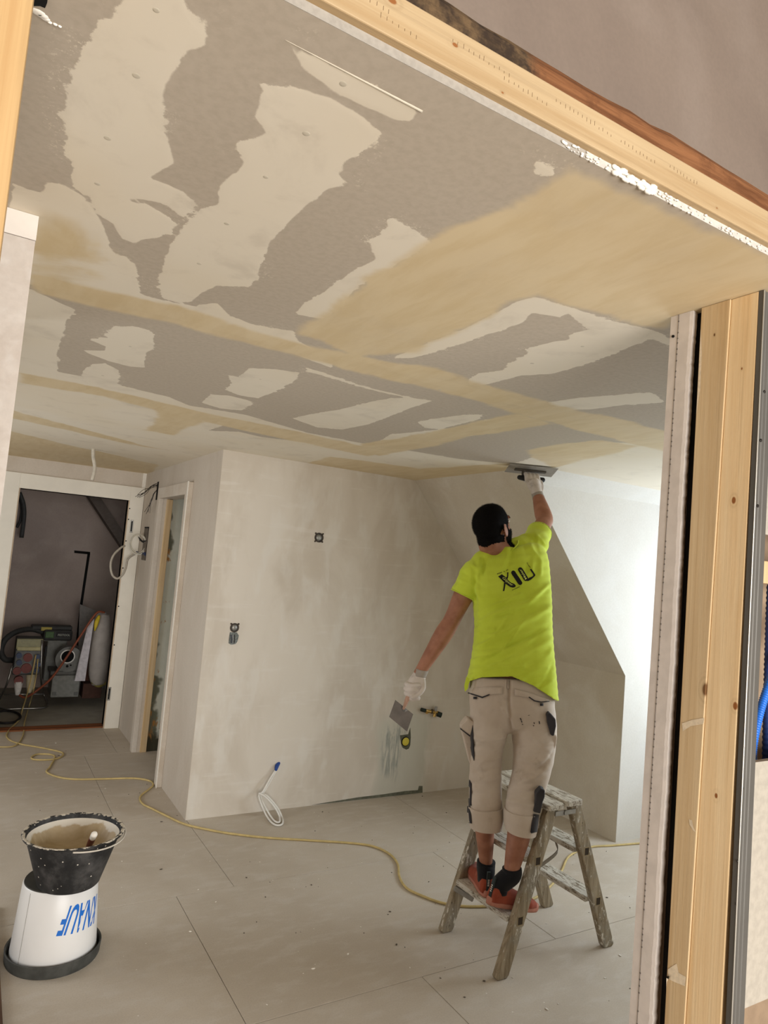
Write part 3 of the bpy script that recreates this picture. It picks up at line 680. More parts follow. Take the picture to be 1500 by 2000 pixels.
# plastered wall end on the right, black gap, boards of the unfinished wall
wall_front = mk('wall_front', *join([boxvf(1.385, 4.75, 1.03, 1.046, 0, H)]), M_gkwhite, kind='structure')
re = []
random.seed(5)
for i in range(301):
    z = (H - 0.0005) * i / 300; ln = .012 * (1 - z / H); j = ln + random.uniform(-.0014, .0008) + .0008 * math.sin(z * 7.3) + .0006 * math.sin(z * 23.1 + 1)
    re.append([Vector((1.367, 1.046 + ln, z)), Vector((1.385, 1.046 + ln, z)), Vector((1.385, 0.99 + j, z)), Vector((1.3675, 0.988 + j, z)), Vector((1.3662, 0.996 + j, z))])
V, Fc = rings(re)
M_ret = plain('white_filled_board_end', (220, 210, 200), 0.85, var=0.06, scale=25, bump=0.25)
ret = mk('wall_return', V, Fc, M_ret, wall_front)
# perforated corner bead line
bd = [hexa([(1.3655, 1.0355, 0), (1.367, 1.0355, 0), (1.367, 1.0363, 0), (1.3655, 1.0363, 0), (1.3655, 1.0235, H - .001), (1.367, 1.0235, H - .001), (1.367, 1.0243, H - .001), (1.3655, 1.0243, H - .001)])]
for i in range(170):
    z = 0.01 + i * 0.0137 + random.uniform(-.002, .002)
    if random.random() < 0.75: bd.append(boxvf(1.3655, 1.367, 1.0222 + .012 * (1 - z / H), 1.0250 + .012 * (1 - z / H), z, z + 0.003))
V, Fc = join(bd); mk('bead_perforation', V, Fc, plain('bead_shadow', (120, 112, 104), 0.8), wall_front, kind='stuff')
p = at_x(1315, 657, 1.3663); cyl('board_screw', (1.364, p.y, p.z), (1.368, p.y, p.z), 0.0032, M_black, wall_front, seg=10)
box('gap_dark_strip', 1.392, 1.40, 0.96, 0.995, 0, H - 0.001, M_black, wall_front)  # black strip behind the open gap, painting its darkness
# metal stud: web to the picture, rolled lip on its left
stud = thing('metal_stud', 'galvanised steel stud screwed beside the bright spruce post', 'stud', (1.42, 0.84, 0))
M_galv = plain('galvanised_steel', (98, 95, 89), 0.55, 0.3, 0.07, 5)
prof = [(1.370, 0.8335), (1.370, 0.824), (1.373, 0.822), (1.380, 0.824), (1.382, 0.8252), (1.386, 0.8252), (1.388, 0.824), (1.393, 0.824), (1.395, 0.8252), (1.399, 0.8252), (1.401, 0.824), (1.4165, 0.824), (1.4165, 0.833), (1.3715, 0.8335)]
V, Fc = polyprism([(x, y, 0.0) for x, y in prof], (0, 0, 1), H - 0.001)
mk('profile', V, Fc, M_galv, stud)
M_lip = plain('bright_zinc_lip', (176, 172, 162), 0.3, 0.5, 0.03)
cyl('rolled_lip', (1.3708, 0.8222, 0), (1.3708, 0.8222, H - 0.002), 0.0016, M_lip, stud, seg=8)
M_screw = plain('dark_screw', (52, 48, 44), 0.4, 0.6)
for x, y in ((1496, 765), (1489, 860), (1483, 988), (1453, 1540), (1444, 1682), (1441, 1765), (1435, 1924)):
    p = at_y(x - 3, y, 0.824); V, Fc = lathevf((0, 0, 0), [(0.0035, 0), (0.0032, 0.0012), (0.001, 0.0016)], 10)
    mk('drywall_screw', [Vector((p.x + v.x, 0.8242 - v.z, p.z + v.y)) for v in V], Fc, M_screw, stud, smooth=True)
# drywall offcuts fixed behind the stud
pz = at_y(1465, 1486, 0.845).z; pb = at_y(1440, 1965, 0.845); pb2 = at_y(1500, 1940, 0.845)
V, Fc = polyprism([(1.4175, 0.834, pb.z), (2.3, 0.834, pb.z + (pb2.z - pb.z) / (pb2.x - pb.x) * 0.9), (2.3, 0.834, pz), (1.4175, 0.834, pz)], (0, 1, 0), 0.0125)
mk('drywall_offcut', V, Fc, M_grey_board, None, label='grey drywall sheet with slanted lower edge screwed behind the metal stud', cat='drywall')
pu = at_y(1487, 1044, 0.845)
box('drywall_offcut', 1.4175, 2.3, 0.834, 0.8465, pu.z, H - 0.002, M_grey_board, label='grey drywall strip above the open gap with blue conduits', cat='drywall')
box('cavity_back_board', 1.405, 2.6, 1.005, 1.03, 0.3, H - 0.001, M_brown_paper, wall_front)
pw = at_y(1485, 1100, 0.9)
box('timber_noggin', 1.415, 2.4, 0.88, 0.94, pw.z - 0.045, pw.z + 0.005, M_post_a, None, 0.002, label='short timber crosspiece behind the stud above the blue conduits', cat='timber')
def corrug(name, P, r, mat, label):
    Q = [Vector(p) for p in catmull([np.array(p) for p in P], 60)]
    rr = [r * (1 + (0.10 if i % 4 < 2 else -0.04)) for i in range(len(Q))]
    V, Fc = tubevf(Q, rr, 12, smooth=False); return mk(name, V, Fc, mat, None, smooth=True, label=label, cat='conduit', group='blue cable conduits')
M_blue = plain('blue_conduit', (40, 112, 214), 0.4, var=0.05); M_navy = plain('navy_conduit', (34, 56, 112), 0.45, var=0.05)
corrug('cable_conduit', [at_y(1478, 1530, 0.905), at_y(1470, 1470, 0.905), at_y(1482, 1400, 0.915), at_y(1502, 1335, 0.925), at_y(1530, 1260, 0.935), at_y(1560, 1150, 0.95)], 0.0085, M_blue, 'bright blue corrugated conduit bending out behind the metal stud')
corrug('cable_conduit', [at_y(1496, 1560, 0.955), at_y(1499, 1400, 0.96), at_y(1503, 1250, 0.965), at_y(1508, 1100, 0.97)], 0.010, M_navy, 'dark navy corrugated conduit running straight up in the open wall')
# plank on the floor at the left edge
V, Fc = polyprism([(0.10, 0.6, 0), (0.268, 0.6, 0), (0.268, 3.60, 0), (0.10, 3.60, 0)], (0, 0, 1), 0.028)
pk = mk('floor_plank', V, Fc, wood('dirty_plank', (112, 84, 62), (78, 56, 42), 1, 1, rough=0.85), None, label='dirty brown plank lying on the floor beside the white bucket', cat='plank'); bev(pk, 0.003)

# ------------------------------------------------------------------ stepladder
def weathered():
    m = NT('weathered_ladder_wood', 0.9, 0, 0.2)
    a = m.noise(1, m.mapped((40, 40, 3)), 6, 0.7, 0.5); b = m.noise(55, m.mapped((1, 1, 0.35)), 5, 0.7); d = m.noise(9, None, 4, 0.6)
    c = m.mix(m.rng(a, 0.35, 0.65), rgba((168, 154, 130)), rgba((126, 111, 87)))
    c = m.mix(m.rng(d, 0.42, 0.65, 0, 0.55), c, rgba((142, 138, 126)))
    c = m.mix(m.rng(m.math('ADD', b, m.math('MULTIPLY', m.math('SUBTRACT', d, 0.5), 0.5)), 0.58, 0.66, 0, 0.9), c, rgba((214, 208, 194)))
    c = m.mix(m.rng(b, 0.36, 0.30, 0, 0.8), c, rgba((60, 48, 36)))
    m.color(c); m.bump(m.math('ADD', a, b), 0.5, 0.004); return m.m
def painted():
    m = NT('paint_spattered_wood', 0.9, 0, 0.2)
    a = m.noise(1, m.mapped((110, 22, 110)), 6, 0.75, 0.6); d = m.noise(14, None, 5, 0.6)
    c = m.mix(m.rng(m.math('ADD', a, m.math('MULTIPLY', d, 0.3)), 0.62, 0.78), rgba((206, 200, 186)), rgba((120, 106, 86)))
    m.color(c); m.bump(a, 0.5, 0.004); return m.m
M_lad = weathered(); M_tread = painted()
lad = thing('stepladder', 'low paint-spattered wooden double stepladder standing on the floor', 'ladder', (2.42, 2.47, 0))
def lad_leg(xb, xt, y):
    # front pair slopes towards +x, rear pair towards -x; broad side faces along y
    w = 0.066; t = 0.032; z1 = 0.676
    dx = (xt - xb) / z1; L = math.hypot(1, dx)
    hw = w / 2 * L
    P = [(xb - hw, 0.012), (xb - hw * 0.72, 0.0), (xb + hw * 0.72, 0.0), (xb + hw, 0.012), (xb + hw + dx * z1, z1), (xb - hw + dx * z1, z1)]
    V, Fc = polyprism([(x, y - t / 2, z) for x, z in P], (0, 1, 0), t)
    return bev(mk('leg', V, Fc, M_lad, lad), 0.005, 2)
YL0, YL1 = 2.272, 2.664
FX = lambda z: 2.105 + (2.335 - 2.105) / 0.676 * z
BX = lambda z: 2.752 + (2.478 - 2.752) / 0.676 * z
for y in (YL0, YL1):
    lad_leg(2.105, 2.335, y); lad_leg(2.752, 2.478, y)
M_ten = plain('dark_mortise', (58, 48, 36), 0.9); M_tenl = plain('mortise_end_grain', (150, 134, 104), 0.9)
for f in (FX, BX):
    for z in (0.225, 0.462):
        x = f(z)
        o = box('tread', x - 0.050, x + 0.050, YL0 + 0.0155, YL1 - 0.0155, z - 0.011, z + 0.013, M_tread, lad, 0.004)
        for y, s in ((YL0 - 0.0163, 1), (YL1 + 0.0163, -1)):
            t = box('tenon', x - 0.014, x + 0.014, y, y + s * 0.004, z - 0.017, z + 0.017, M_ten, lad)
            for a in ((x - 0.017, x - 0.013, z - 0.020, z + 0.020), (x + 0.013, x + 0.017, z - 0.020, z + 0.020), (x - 0.013, x + 0.013, z - 0.020, z - 0.016), (x - 0.013, x + 0.013, z + 0.016, z + 0.020)):
                box('mortise_edge', a[0], a[1], y - s * 0.0006, y + s * 0.003, a[2], a[3], M_tenl, t)
for x0, x1, z in ((2.288, 2.388, 0.676), (2.398, 2.506, 0.682)):
    P = []
    ys, ye = YL0 - 0.035, YL1 + 0.035
    for (x, y) in ((x0 + .012, ys), (x1 - .012, ys), (x1, ys + .012), (x1, ye - .012), (x1 - .012, ye), (x0 + .012, ye), (x0, ye - .012), (x0, ys + .012)): P.append((x, y, z))
    V, Fc = polyprism(P, (0, 0, 1), 0.024); bev(mk('top_plank', V, Fc, M_tread, lad), 0.004, 2)
for y in (YL0 - 0.02, YL1 + 0.02):
    V, Fc = join([bar((2.345, y, 0.655), (2.47, y, 0.655), 0.02, 0.004, (0, 0, 1)), cylvf((2.407, y - .006, .655), (2.407, y + .006, .655), 0.011)])
    mk('hinge', V, Fc, M_steel, lad)
M_strap = plain('grey_webbing', (128, 118, 102), 0.9)
st = [Vector((FX(.42) + .02, 2.30, 0.425)), Vector((2.32, 2.32, .40)), Vector((2.42, 2.36, 0.395)), Vector((2.53, 2.40, .41)), Vector((BX(.44) - .02, 2.44, 0.44))]
Q = [Vector(p) for p in catmull([np.array(p) for p in st], 5)]
V, Fc = rings([[p + Vector((0, 0, .009)), p + Vector((0, .003, .009)), p + Vector((0, .003, -.009)), p + Vector((0, 0, -.009))] for p in Q]); mk('stay_strap', V, Fc, M_strap, lad, smooth=False)
a = at_y(887, 1734, YL1 - .01); b = at_y(925, 1757, YL1 - .09)
V, Fc = bar(a, b, 0.026, 0.012, (0, 0, 1)); bev(mk('latch_bar', V, Fc, plain('grey_iron', (150, 146, 138), .6, .3), lad), .005)

# ------------------------------------------------------------------ person
M_skin = NT('skin', 0.55, 0, 0.35); _n = M_skin.noise(18, None, 4)
M_skin.color(M_skin.mix(M_skin.rng(_n, .3, .7), rgba((168, 116, 90)), rgba((146, 96, 72)))); M_skin.b.inputs['Subsurface Weight'].default_value = 0.06
M_skin.b.inputs['Subsurface Radius'].default_value = (0.01, 0.004, 0.002)
M_skin.bump(M_skin.noise(160, None, 2), 0.08, 0.002); M_skin = M_skin.m
def hair_mat():
    m = NT('short_black_hair', 0.9, 0, 0.12); n = m.noise(420, None, 2, .7); m.color(m.mix(m.rng(n, .3, .7), rgba((9, 8, 8)), rgba((22, 19, 18)))); m.bump(n, .7, .003); return m.m
M_hair = hair_mat()
def cloth(name, a, b, sc=40, dirt=None, rough=0.85, weave=900):
    m = NT(name, rough, 0, 0.15); n = m.noise(sc * .15, None, 4, .6); c = m.mix(m.rng(n, .35, .68), rgba(a), rgba(b))
    if dirt: c = m.mix(m.rng(m.noise(9, None, 5, .65), .56, .72, 0, .6), c, rgba(dirt))
    m.color(c); m.bump(m.noise(weave, None, 2), .12, .001)
    m.b.inputs['Sheen Weight'].default_value = 0.15
    return m.m
M_shirt = cloth('hi_vis_yellow_green_jersey', (212, 230, 74), (202, 220, 62))
M_pants = cloth('dusty_beige_canvas', (206, 192, 176), (194, 178, 160), dirt=(170, 152, 132))
M_glove = cloth('dusty_white_glove', (216, 206, 196), (192, 180, 168), dirt=(150, 138, 128))
M_cuffk = cloth('grey_knit_cuff', (168, 158, 146), (150, 140, 128))
M_darkc = cloth('charcoal_fabric', (62, 60, 62), (50, 48, 50))
M_sock = cloth('black_sock', (26, 26, 28), (18, 18, 20))
M_shoe = cloth('orange_red_shoe', (158, 76, 52), (138, 62, 42), dirt=(172, 104, 82))
M_sole = plain('dusty_salmon_sole', (186, 126, 106), .8, var=.12, scale=25)
M_print = plain('black_print', (22, 22, 22), .7, var=.05)
M_printl = plain('print_lettering', (214, 224, 120), .7, var=.03)

person = thing('person', 'person in a yellow-green T-shirt, beige three-quarter work trousers and gloves, standing on the stepladder and reaching to the ceiling', 'person', (2.2, 2.45, 0.25))
person['label'] = 'person in yellow-green T-shirt and beige work trousers on the stepladder reaching to the ceiling'

def secs(S, seg=28, n=5, e=2.0, dax=FWD):
    """S: (Lx, Ly, Rx, Ry, DL, DR, b) pixel edges with their depths; b = half depth in metres"""
    Q = catmull([np.array(s, float) for s in S], n); R = []
    for s in Q:
        l = at_d(s[0], s[1], s[4]); r = at_d(s[2], s[3], s[5]); c = (l + r) / 2; a = (r - l) / 2
        dv = (dax - a.normalized() * dax.dot(a.normalized())).normalized()
        ring = []
        for k in range(seg):
            t = 2 * PI * k / seg; x, y = math.cos(t), math.sin(t)
            x = math.copysign(abs(x) ** (2 / e), x); y = math.copysign(abs(y) ** (2 / e), y)
            ring.append(c + a * x + dv * (y * s[6]))
        R.append(ring)
    return rings(R)
P_ = at_d
# ---- joints
nB = P_(985, 1085, 3.50); hC = P_(963, 1030, 3.47)
shL, elL, wrL = P_(926, 1122, 3.44), P_(880, 1216, 3.42), P_(823, 1308, 3.40)
shR, elR, wrR = P_(1042, 1066, 3.60), P_(1064, 1016, 3.82), P_(1050, 967, 3.985)
# head frame: turned right, tilted back to look up at the blade
hf = (FWD * 0.62 + RGT * 0.66 + UP * 0.42).normalized()
hr = hf.cross(UP).normalized(); hu = hr.cross(hf).normalized()
def hp(x, y, z): return hC + hr * x + hf * y + hu * z       # right, front, up (m)
head = [ellipsoid(hp(0, -0.012, 0.028), hr * 0.080, hf * 0.100, hu * 0.092),
        ellipsoid(hp(0, 0.030, -0.035), hr * 0.064, hf * 0.070, hu * 0.085),
        ellipsoid(hp(0, 0.060, -0.085), hr * 0.040, hf * 0.036, hu * 0.030),
        tubevf([hp(0, 0.095, 0.012), hp(0, 0.112, -0.020), hp(0, 0.112, -0.032)], [0.009, 0.014, 0.013], 10, dome=True),
        ellipsoid(hp(0.013, 0.102, -0.034), hr * .010, hf * .010, hu * .008, 10, 6), ellipsoid(hp(-0.013, 0.102, -0.034), hr * .010, hf * .010, hu * .008, 10, 6),
        ellipsoid(hp(0, 0.088, 0.024), hr * .052, hf * .014, hu * .012),
        ellipsoid(hp(0, 0.094, -0.058), hr * .024, hf * .010, hu * .006, 14, 8), ellipsoid(hp(0, 0.092, -0.069), hr * .021, hf * .010, hu * .007, 14, 8)]
for s in (1, -1):
    ec = hp(0.080 * s, -0.008, -0.016)
    head += [ellipsoid(ec, hr * (0.010) + hf * (-.004), hf * 0.018, hu * 0.032, 14, 10), tubevf([hp(.084 * s, -.02, .014), hp(.089 * s, -.026, .004), hp(.089 * s, -.026, -.02), hp(.084 * s, -.012, -.042)], .0055, 8, dome=True)]
neck = tubevf([hp(0, -0.035, -0.03), hp(0, -0.045, -0.09), nB + UP * 0.01, nB - UP * 0.06 - FWD * .0], [0.062, 0.060, 0.066, 0.085], 18)
torso_in = secs([(950, 1098, 1030, 1072, 3.48, 3.55, .07), (936, 1130, 1058, 1095, 3.42, 3.52, .10), (938, 1175, 1062, 1150, 3.38, 3.45, .105), (938, 1240, 1068, 1225, 3.33, 3.36, .105), (928, 1330, 1072, 1335, 3.28, 3.28, .11), (930, 1380, 1068, 1385, 3.25, 3.25, .10)])
armL = tubevf([shL + RGT * .03, shL.lerp(elL, .35), shL.lerp(elL, .8), elL, elL.lerp(wrL, .25), elL.lerp(wrL, .7), wrL, wrL.lerp(elL, -.12)], [.055, .053, .044, .043, .046, .036, .029, .028], 18)
armR = tubevf([shR - RGT * .02 - FWD * .02, shR.lerp(elR, .35), shR.lerp(elR, .8), elR, elR.lerp(wrR, .25), elR.lerp(wrR, .7), wrR, wrR.lerp(elR, -.12)], [.056, .053, .046, .046, .047, .038, .030, .029], 18)
def leg(p): return secs(p, 20)
legL = leg([(928, 1370, 985, 1372, 3.26, 3.26, .09), (926, 1480, 975, 1482, 3.22, 3.22, .065), (926, 1560, 972, 1562, 3.18, 3.18, .058), (927, 1612, 966, 1614, 3.16, 3.16, .052), (932, 1652, 964, 1653, 3.165, 3.165, .042), (937, 1688, 961, 1688, 3.17, 3.17, .036)])
legR = leg([(1015, 1372, 1075, 1372, 3.26, 3.26, .09), (1006, 1480, 1070, 1482, 3.17, 3.17, .068), (996, 1560, 1046, 1564, 3.10, 3.10, .06), (991, 1625, 1037, 1630, 3.05, 3.05, .054), (987, 1665, 1025, 1668, 3.02, 3.02, .043), (984, 1702, 1013, 1703, 3.00, 3.00, .037)])
bV, bN, bF = voxel(head + [neck, torso_in, armL, armR, legL, legR], 0.0052, 5)
body = mk('body', bV, bF, M_skin, person, smooth=True)
# eyes, brows, beard, hair
M_eye = plain('eye_white', (226, 220, 212), .3, var=.02)
for s in (1, -1):
    V, Fc = ellipsoid(hp(.030 * s, .0885, .004), hr * .012, hf * .009, hu * .007, 12, 8); e = mk('eye', V, Fc, M_eye, person, smooth=True)
    V, Fc = ellipsoid(hp(.030 * s, .0955, .004), hr * .005, hf * .003, hu * .005, 10, 6); mk('iris', V, Fc, plain('iris', (40, 26, 18), .3), e, smooth=True)
    V, Fc = tubevf([hp(.014 * s, .101, .021), hp(.032 * s, .099, .027), hp(.050 * s, .086, .022)], [.003, .004, .002], 8); mk('eyebrow', V, Fc, M_hair, person, smooth=True)
def shell(name, keep, off):
    """hair as a thin shell following the head"""
    vi = {}; V = []; Fc = []
    L = np.stack([(bV - np.array(hC)) @ np.array(a) for a in (hr, hf, hu)], 1)
    k = keep(L)
    for f in bF:
        if all(k[i] > 0 for i in f):
            for i in f:
                if i not in vi:
                    vi[i] = len(V); V.append(Vector(bV[i]) + Vector(bN[i]) * (off * min(1, k[i] * 30) + .0006))
            Fc.append([vi[i] for i in f])
    n0 = len(V); rs = random.Random(4)
    o = mk(name, V, Fc, M_hair, person, smooth=True)
    SV, SF = [], []
    for f in Fc:
        for _ in range(2):
            c = sum((V[i] for i in f), Vector()) / len(f); n = (V[f[1]] - V[f[0]]).cross(V[f[2]] - V[f[0]])
            if n.length < 1e-10: continue
            n = n.normalized(); t = Vector((rs.uniform(-1, 1), rs.uniform(-1, 1), rs.uniform(-1, .4))); t = (t - n * t.dot(n)).normalized()
            c = c + Vector((rs.uniform(-1, 1), rs.uniform(-1, 1), rs.uniform(-1, 1))) * .0025; k = len(SV)
            w = n.cross(t) * .0006; ln = rs.uniform(.004, .008)
            SV += [c - w, c + w, c + (n * .75 + t * .65) * ln]; SF.append((k, k + 1, k + 2))
    mk('cropped_strands', SV, SF, M_hair, o, kind='stuff')
    return o
def k_hair(L):
    x, y, z = L[:, 0], L[:, 1], L[:, 2]
    top = z - (0.055 + np.where(y > 0.0, (y - 0.0) * 0.1, 0)) ; line = np.where(y > 0.045, z - 0.070, np.where(y > 0.005, z - 0.008 , z + 0.094 + y * 0.25 - 5.5 * x * x)); line = line + .004 * np.sin(x * 95) * np.sin(x * 41 + 1) ; line = np.where(np.sqrt((L ** 2).sum(1)) < .2, line, -1)
    ear = np.hypot((y + .008) / .9, (z + .016) / 1.5) - 0.024
    return np.where((np.abs(x) > .062) & (y < .02) & (y > -.04), np.minimum(line, ear), line)
shell('hair', k_hair, 0.0045)
def k_beard(L):
    x, y, z = L[:, 0], L[:, 1], L[:, 2]
    a = np.minimum(-0.040 + 0.55 * np.clip(np.abs(x) - .03, 0, 1) - z, y - 0.012); a = np.minimum(a, z + 0.125)
    mouth = np.hypot(x / 1.9, (z + .063) / 1.0) - 0.011
    side = np.minimum(np.minimum(np.abs(x) - .055, y - .010), np.minimum(.03 - z, .045 - y))
    return np.where(np.sqrt((L ** 2).sum(1)) < .2, np.maximum(np.minimum(a, np.where(y > .06, mouth, 1)), np.minimum(side, .03)), -1)
shell('beard', k_beard, 0.004)

# ---- T-shirt
sh = [secs([(958, 1084, 1018, 1064, 3.47, 3.53, .065), (936, 1101, 1046, 1062, 3.44, 3.58, .10), (921, 1132, 1064, 1088, 3.41, 3.56, .122), (926, 1172, 1070, 1140, 3.38, 3.49, .13), (929, 1225, 1075, 1210, 3.33, 3.39, .125), (922, 1285, 1080, 1280, 3.29, 3.32, .13), (911, 1335, 1087, 1345, 3.265, 3.275, .146), (907, 1385, 1090, 1395, 3.25, 3.25, .148)], 36, 6, 2.3),
      tubevf([shL + RGT * .05 + UP * .01, shL + UP * .005, shL.lerp(elL, .22), shL.lerp(elL, .44)], [.062, .068, .067, .071], 22),
      tubevf([shR - RGT * .12 - UP * .07, shR - RGT * .05 - UP * .015, shR - FWD * .01, shR.lerp(elR, .25), shR.lerp(elR, .50)], [.03, .068, .070, .066, .066], 22, dome=False), tubevf([nB + RGT * .01 - UP * .01, nB.lerp(shR, .5) + UP * .012, shR + UP * .0], [.06, .062, .05], 18),
      tubevf([nB - UP * .03, nB + UP * .012, nB + UP * .044], [.105, .090, .076], 22, smooth=False), tubevf([nB - RGT * .02, shL.lerp(nB, .35) + UP * .035, shL + UP * .01], [.06, .06, .05], 18)]
sV, sN, sF = voxel(sh, 0.0062, 8)
px, py, pz = projnp(sV)
tow = np.array([(EYE - Vector(v)).normalized().dot(Vector(n)) for v, n in zip(sV, sN)])
disp = np.zeros(len(sV))
def fold(pl, amp, w):
    global disp
    d = segdist(px, py, pl); (ax, ay), (bx, by) = pl[0], pl[-1]
    side = ((bx - ax) * (py - ay) - (by - ay) * (px - ax)) / math.hypot(bx - ax, by - ay)
    disp += amp * np.exp(-(d / w) ** 2) * (0.6 + 0.4 * np.tanh(side / w * 1.5)) * np.clip(tow * 1.6, 0, 1)
FOLDS = [([(932, 1215), (985, 1192), (1030, 1178), (1072, 1140)], .004, 5), ([(928, 1222), (960, 1206), (1000, 1196)], -.004, 4), ([(934, 1196), (980, 1176), (1015, 1160)], .003, 4),
         ([(940, 1262), (990, 1230), (1040, 1206), (1076, 1180)], .0045, 7), ([(955, 1280), (1010, 1252), (1076, 1215)], -.003, 7), ([(960, 1300), (1020, 1278), (1078, 1245)], .004, 8),
         ([(918, 1290), (980, 1272), (1030, 1250)], .0035, 7), ([(915, 1308), (960, 1302), (1020, 1300)], .0035, 5), ([(1078, 1270), (1060, 1300), (1020, 1328)], .004, 6), ([(1080, 1300), (1068, 1330), (1050, 1350)], -.003, 5),
         ([(930, 1236), (965, 1228)], .003, 4), ([(1005, 1064), (1000, 1092), (990, 1115)], -.005, 7), ([(1038, 1060), (1046, 1085), (1040, 1112)], .004, 5), ([(1050, 1050), (1058, 1080), (1056, 1120)], .0035, 5), ([(1025, 1068), (1034, 1090), (1030, 1115)], -.003, 5),
         ([(938, 1095), (934, 1125), (936, 1165)], .004, 5), ([(946, 1092), (944, 1120)], -.003, 4), ([(905, 1118), (925, 1128), (938, 1140)], -.003, 4), ([(900, 1132), (920, 1140), (935, 1150)], .003, 4), ([(925, 1104), (940, 1118)], .003, 4),
         ([(931, 1165), (929, 1195), (931, 1220)], -.004, 5), ([(1074, 1150), (1050, 1172), (1000, 1190)], -.003, 6), ([(1076, 1225), (1050, 1240), (1000, 1262), (950, 1290)], -.003, 6)]
for a_ in FOLDS: fold(*a_)
rngn = np.sin(px * .11 + py * .23) * np.sin(px * .07 - py * .19 + 1.3) * .0012
q1 = (py + .52 * px) / 11.0 + 1.1 * np.sin(px * .031 + .6) + .9 * np.sin(py * .043 - px * .012)
q2 = (py + .30 * px) / 17.0 + 1.4 * np.sin(px * .022 + 2.1) + .7 * np.sin(py * .06)
msk = np.clip((py - 1165) / 50, 0, 1) * np.clip(tow * 1.5, 0, 1) * (.55 + .45 * np.sin(px * .019 + py * .027))
disp += msk * (.0026 * (1 - np.abs(np.sin(q1))) ** 3 + .0030 * (1 - np.abs(np.sin(q2))) ** 3)
q3 = (px * .8 - .35 * py) / 9.0 + .9 * np.sin(py * .05)
m3 = np.clip(1 - np.hypot(px - 925, py - 1130) / 34, 0, 1) + np.clip(1 - np.hypot(px - 1048, py - 1070) / 42, 0, 1)
disp += m3 * np.clip(tow * 1.5, 0, 1) * .0032 * (1 - np.abs(np.sin(q3))) ** 2
sV = sV + sN * (disp * 3.0 + rngn * 1.5)[:, None]
px, py, pz = projnp(sV)
hem = np.interp(px, [880, 908, 918, 940, 1000, 1040, 1086, 1120], [1352, 1350, 1330, 1323, 1321, 1338, 1368, 1372])
dead = py > hem
keepF = [f for f in sF if not all(dead[i] for i in f)]
used = sorted({i for f in keepF for i in f}); mp = {i: k for k, i in enumerate(used)}
sV2 = sV.copy()
for i in used:
    if dead[i]: sV2[i, 2] += (py[i] - hem[i]) * pz[i] / F_PX
    elif hem[i] - py[i] < 3: sV2[i] += sN[i] * .0012
tV = sV2[used]; tF = [tuple(mp[i] for i in f) for f in keepF]
shirt = mk('t_shirt', tV, tF, M_shirt, person, smooth=True)
md = shirt.modifiers.new('solid', 'SOLIDIFY'); md.thickness = 0.002; md.offset = 0
bvs = bvh_of(tV, tF)
V, Fc = tubevf([P_(956, 1083, 3.43), P_(972, 1086, 3.41), P_(995, 1078, 3.42), P_(1010, 1064, 3.45), P_(1012, 1056, 3.50)], .0035, 8); mk('collar', V, Fc, M_shirt, shirt, smooth=True)
# sleeve hems
for c_, d_, r_ in ((shL.lerp(elL, .44), (elL - shL).normalized(), .0715), (shR.lerp(elR, .50), (elR - shR).normalized(), .0665)):
    u = d_.cross(UP).normalized(); w = d_.cross(u)
    ring = [c_ + (u * math.cos(2 * PI * k / 28) + w * math.sin(2 * PI * k / 28)) * r_ * .985 for k in range(29)]
    V, Fc = tubevf(ring, .0022, 6, smooth=False); mk('sleeve_hem', V, Fc, M_shirt, shirt, smooth=True)
# hanging hem tips on both sides
for q_ in ([(911, 1322), (917, 1326), (914, 1345), (908, 1351), (907, 1340)],):
    cs = [at_d(x, y, 3.2) for x, y in q_]; V, Fc = polyprism(cs, CF, 0.006); mk('hem_tip', V, Fc, M_shirt, shirt)
# print on the back (the square code under it is left out)
def l6(pts): return [(960 + x / 15, 1080 + y / 15) for x, y in pts]
def capsule(a, b, r, n=8):
    ax, ay = a; bx, by = b; t = math.atan2(by - ay, bx - ax); out = []
    for c, t0 in ((b, t - PI / 2), (a, t + PI / 2)):
        for k in range(n + 1):
            th = t0 + PI * k / n; out.append((c[0] + r * math.cos(th), c[1] + r * math.sin(th)))
    return out
prt = [l6(capsule((635, 585), (832, 882), 62)),
       l6(capsule((838, 492), (1000, 760), 66)),
       l6([(1128, 490), (1165, 470), (1275, 640), (1270, 680), (1160, 780), (1060, 830), (1010, 815), (1090, 740), (1200, 690), (1220, 650)]),
       l6([(195, 690), (300, 632), (370, 680), (430, 730), (470, 790), (560, 870), (660, 910), (708, 960), (690, 1005), (620, 1022), (540, 1000), (480, 960), (420, 910), (330, 830), (260, 760)]),
       l6([(460, 580), (495, 575), (485, 700), (465, 770), (420, 740), (450, 690)]),
       l6([(362, 870), (410, 890), (400, 980), (372, 1115), (330, 1120), (352, 1000)])]
for p_ in prt: patch('print_stroke', p_, bvs, M_print, shirt, .0030, 0, 4)
text_on('print_lettering', 'Gipser', l6([(305, 755)])[0], l6([(600, 990)])[0], 4.6, bvs, M_printl, shirt, .0056, .012)
text_on('print_lettering', 'Maler', l6([(1022, 762)])[0], l6([(850, 478)])[0], 4.4, bvs, M_printl, shirt, .0056, .012)
text_on('print_lettering', 'GmbH', l6([(1015, 300)])[0], l6([(1130, 455)])[0], 2.2, bvs, M_print, shirt, .0036, .01)
for k in range(9):
    x, y = 165 + k * 37, 628 - k * 14.5
    if k in (4, 6): continue
    patch('print_mark', l6([(x, y - 16), (x + 24, y - 25), (x + 26, y - 2), (x + 3, y + 8)]), bvs, M_print, shirt, .0028, 0, 0)
for k in range(7):
    x, y = 600 + k * 32, 1100 - k * 15
    patch('print_mark', l6([(x, y - 14), (x + 22, y - 23), (x + 23, y - 4), (x + 3, y + 5)]), bvs, M_print, shirt, .0028, 0, 0)

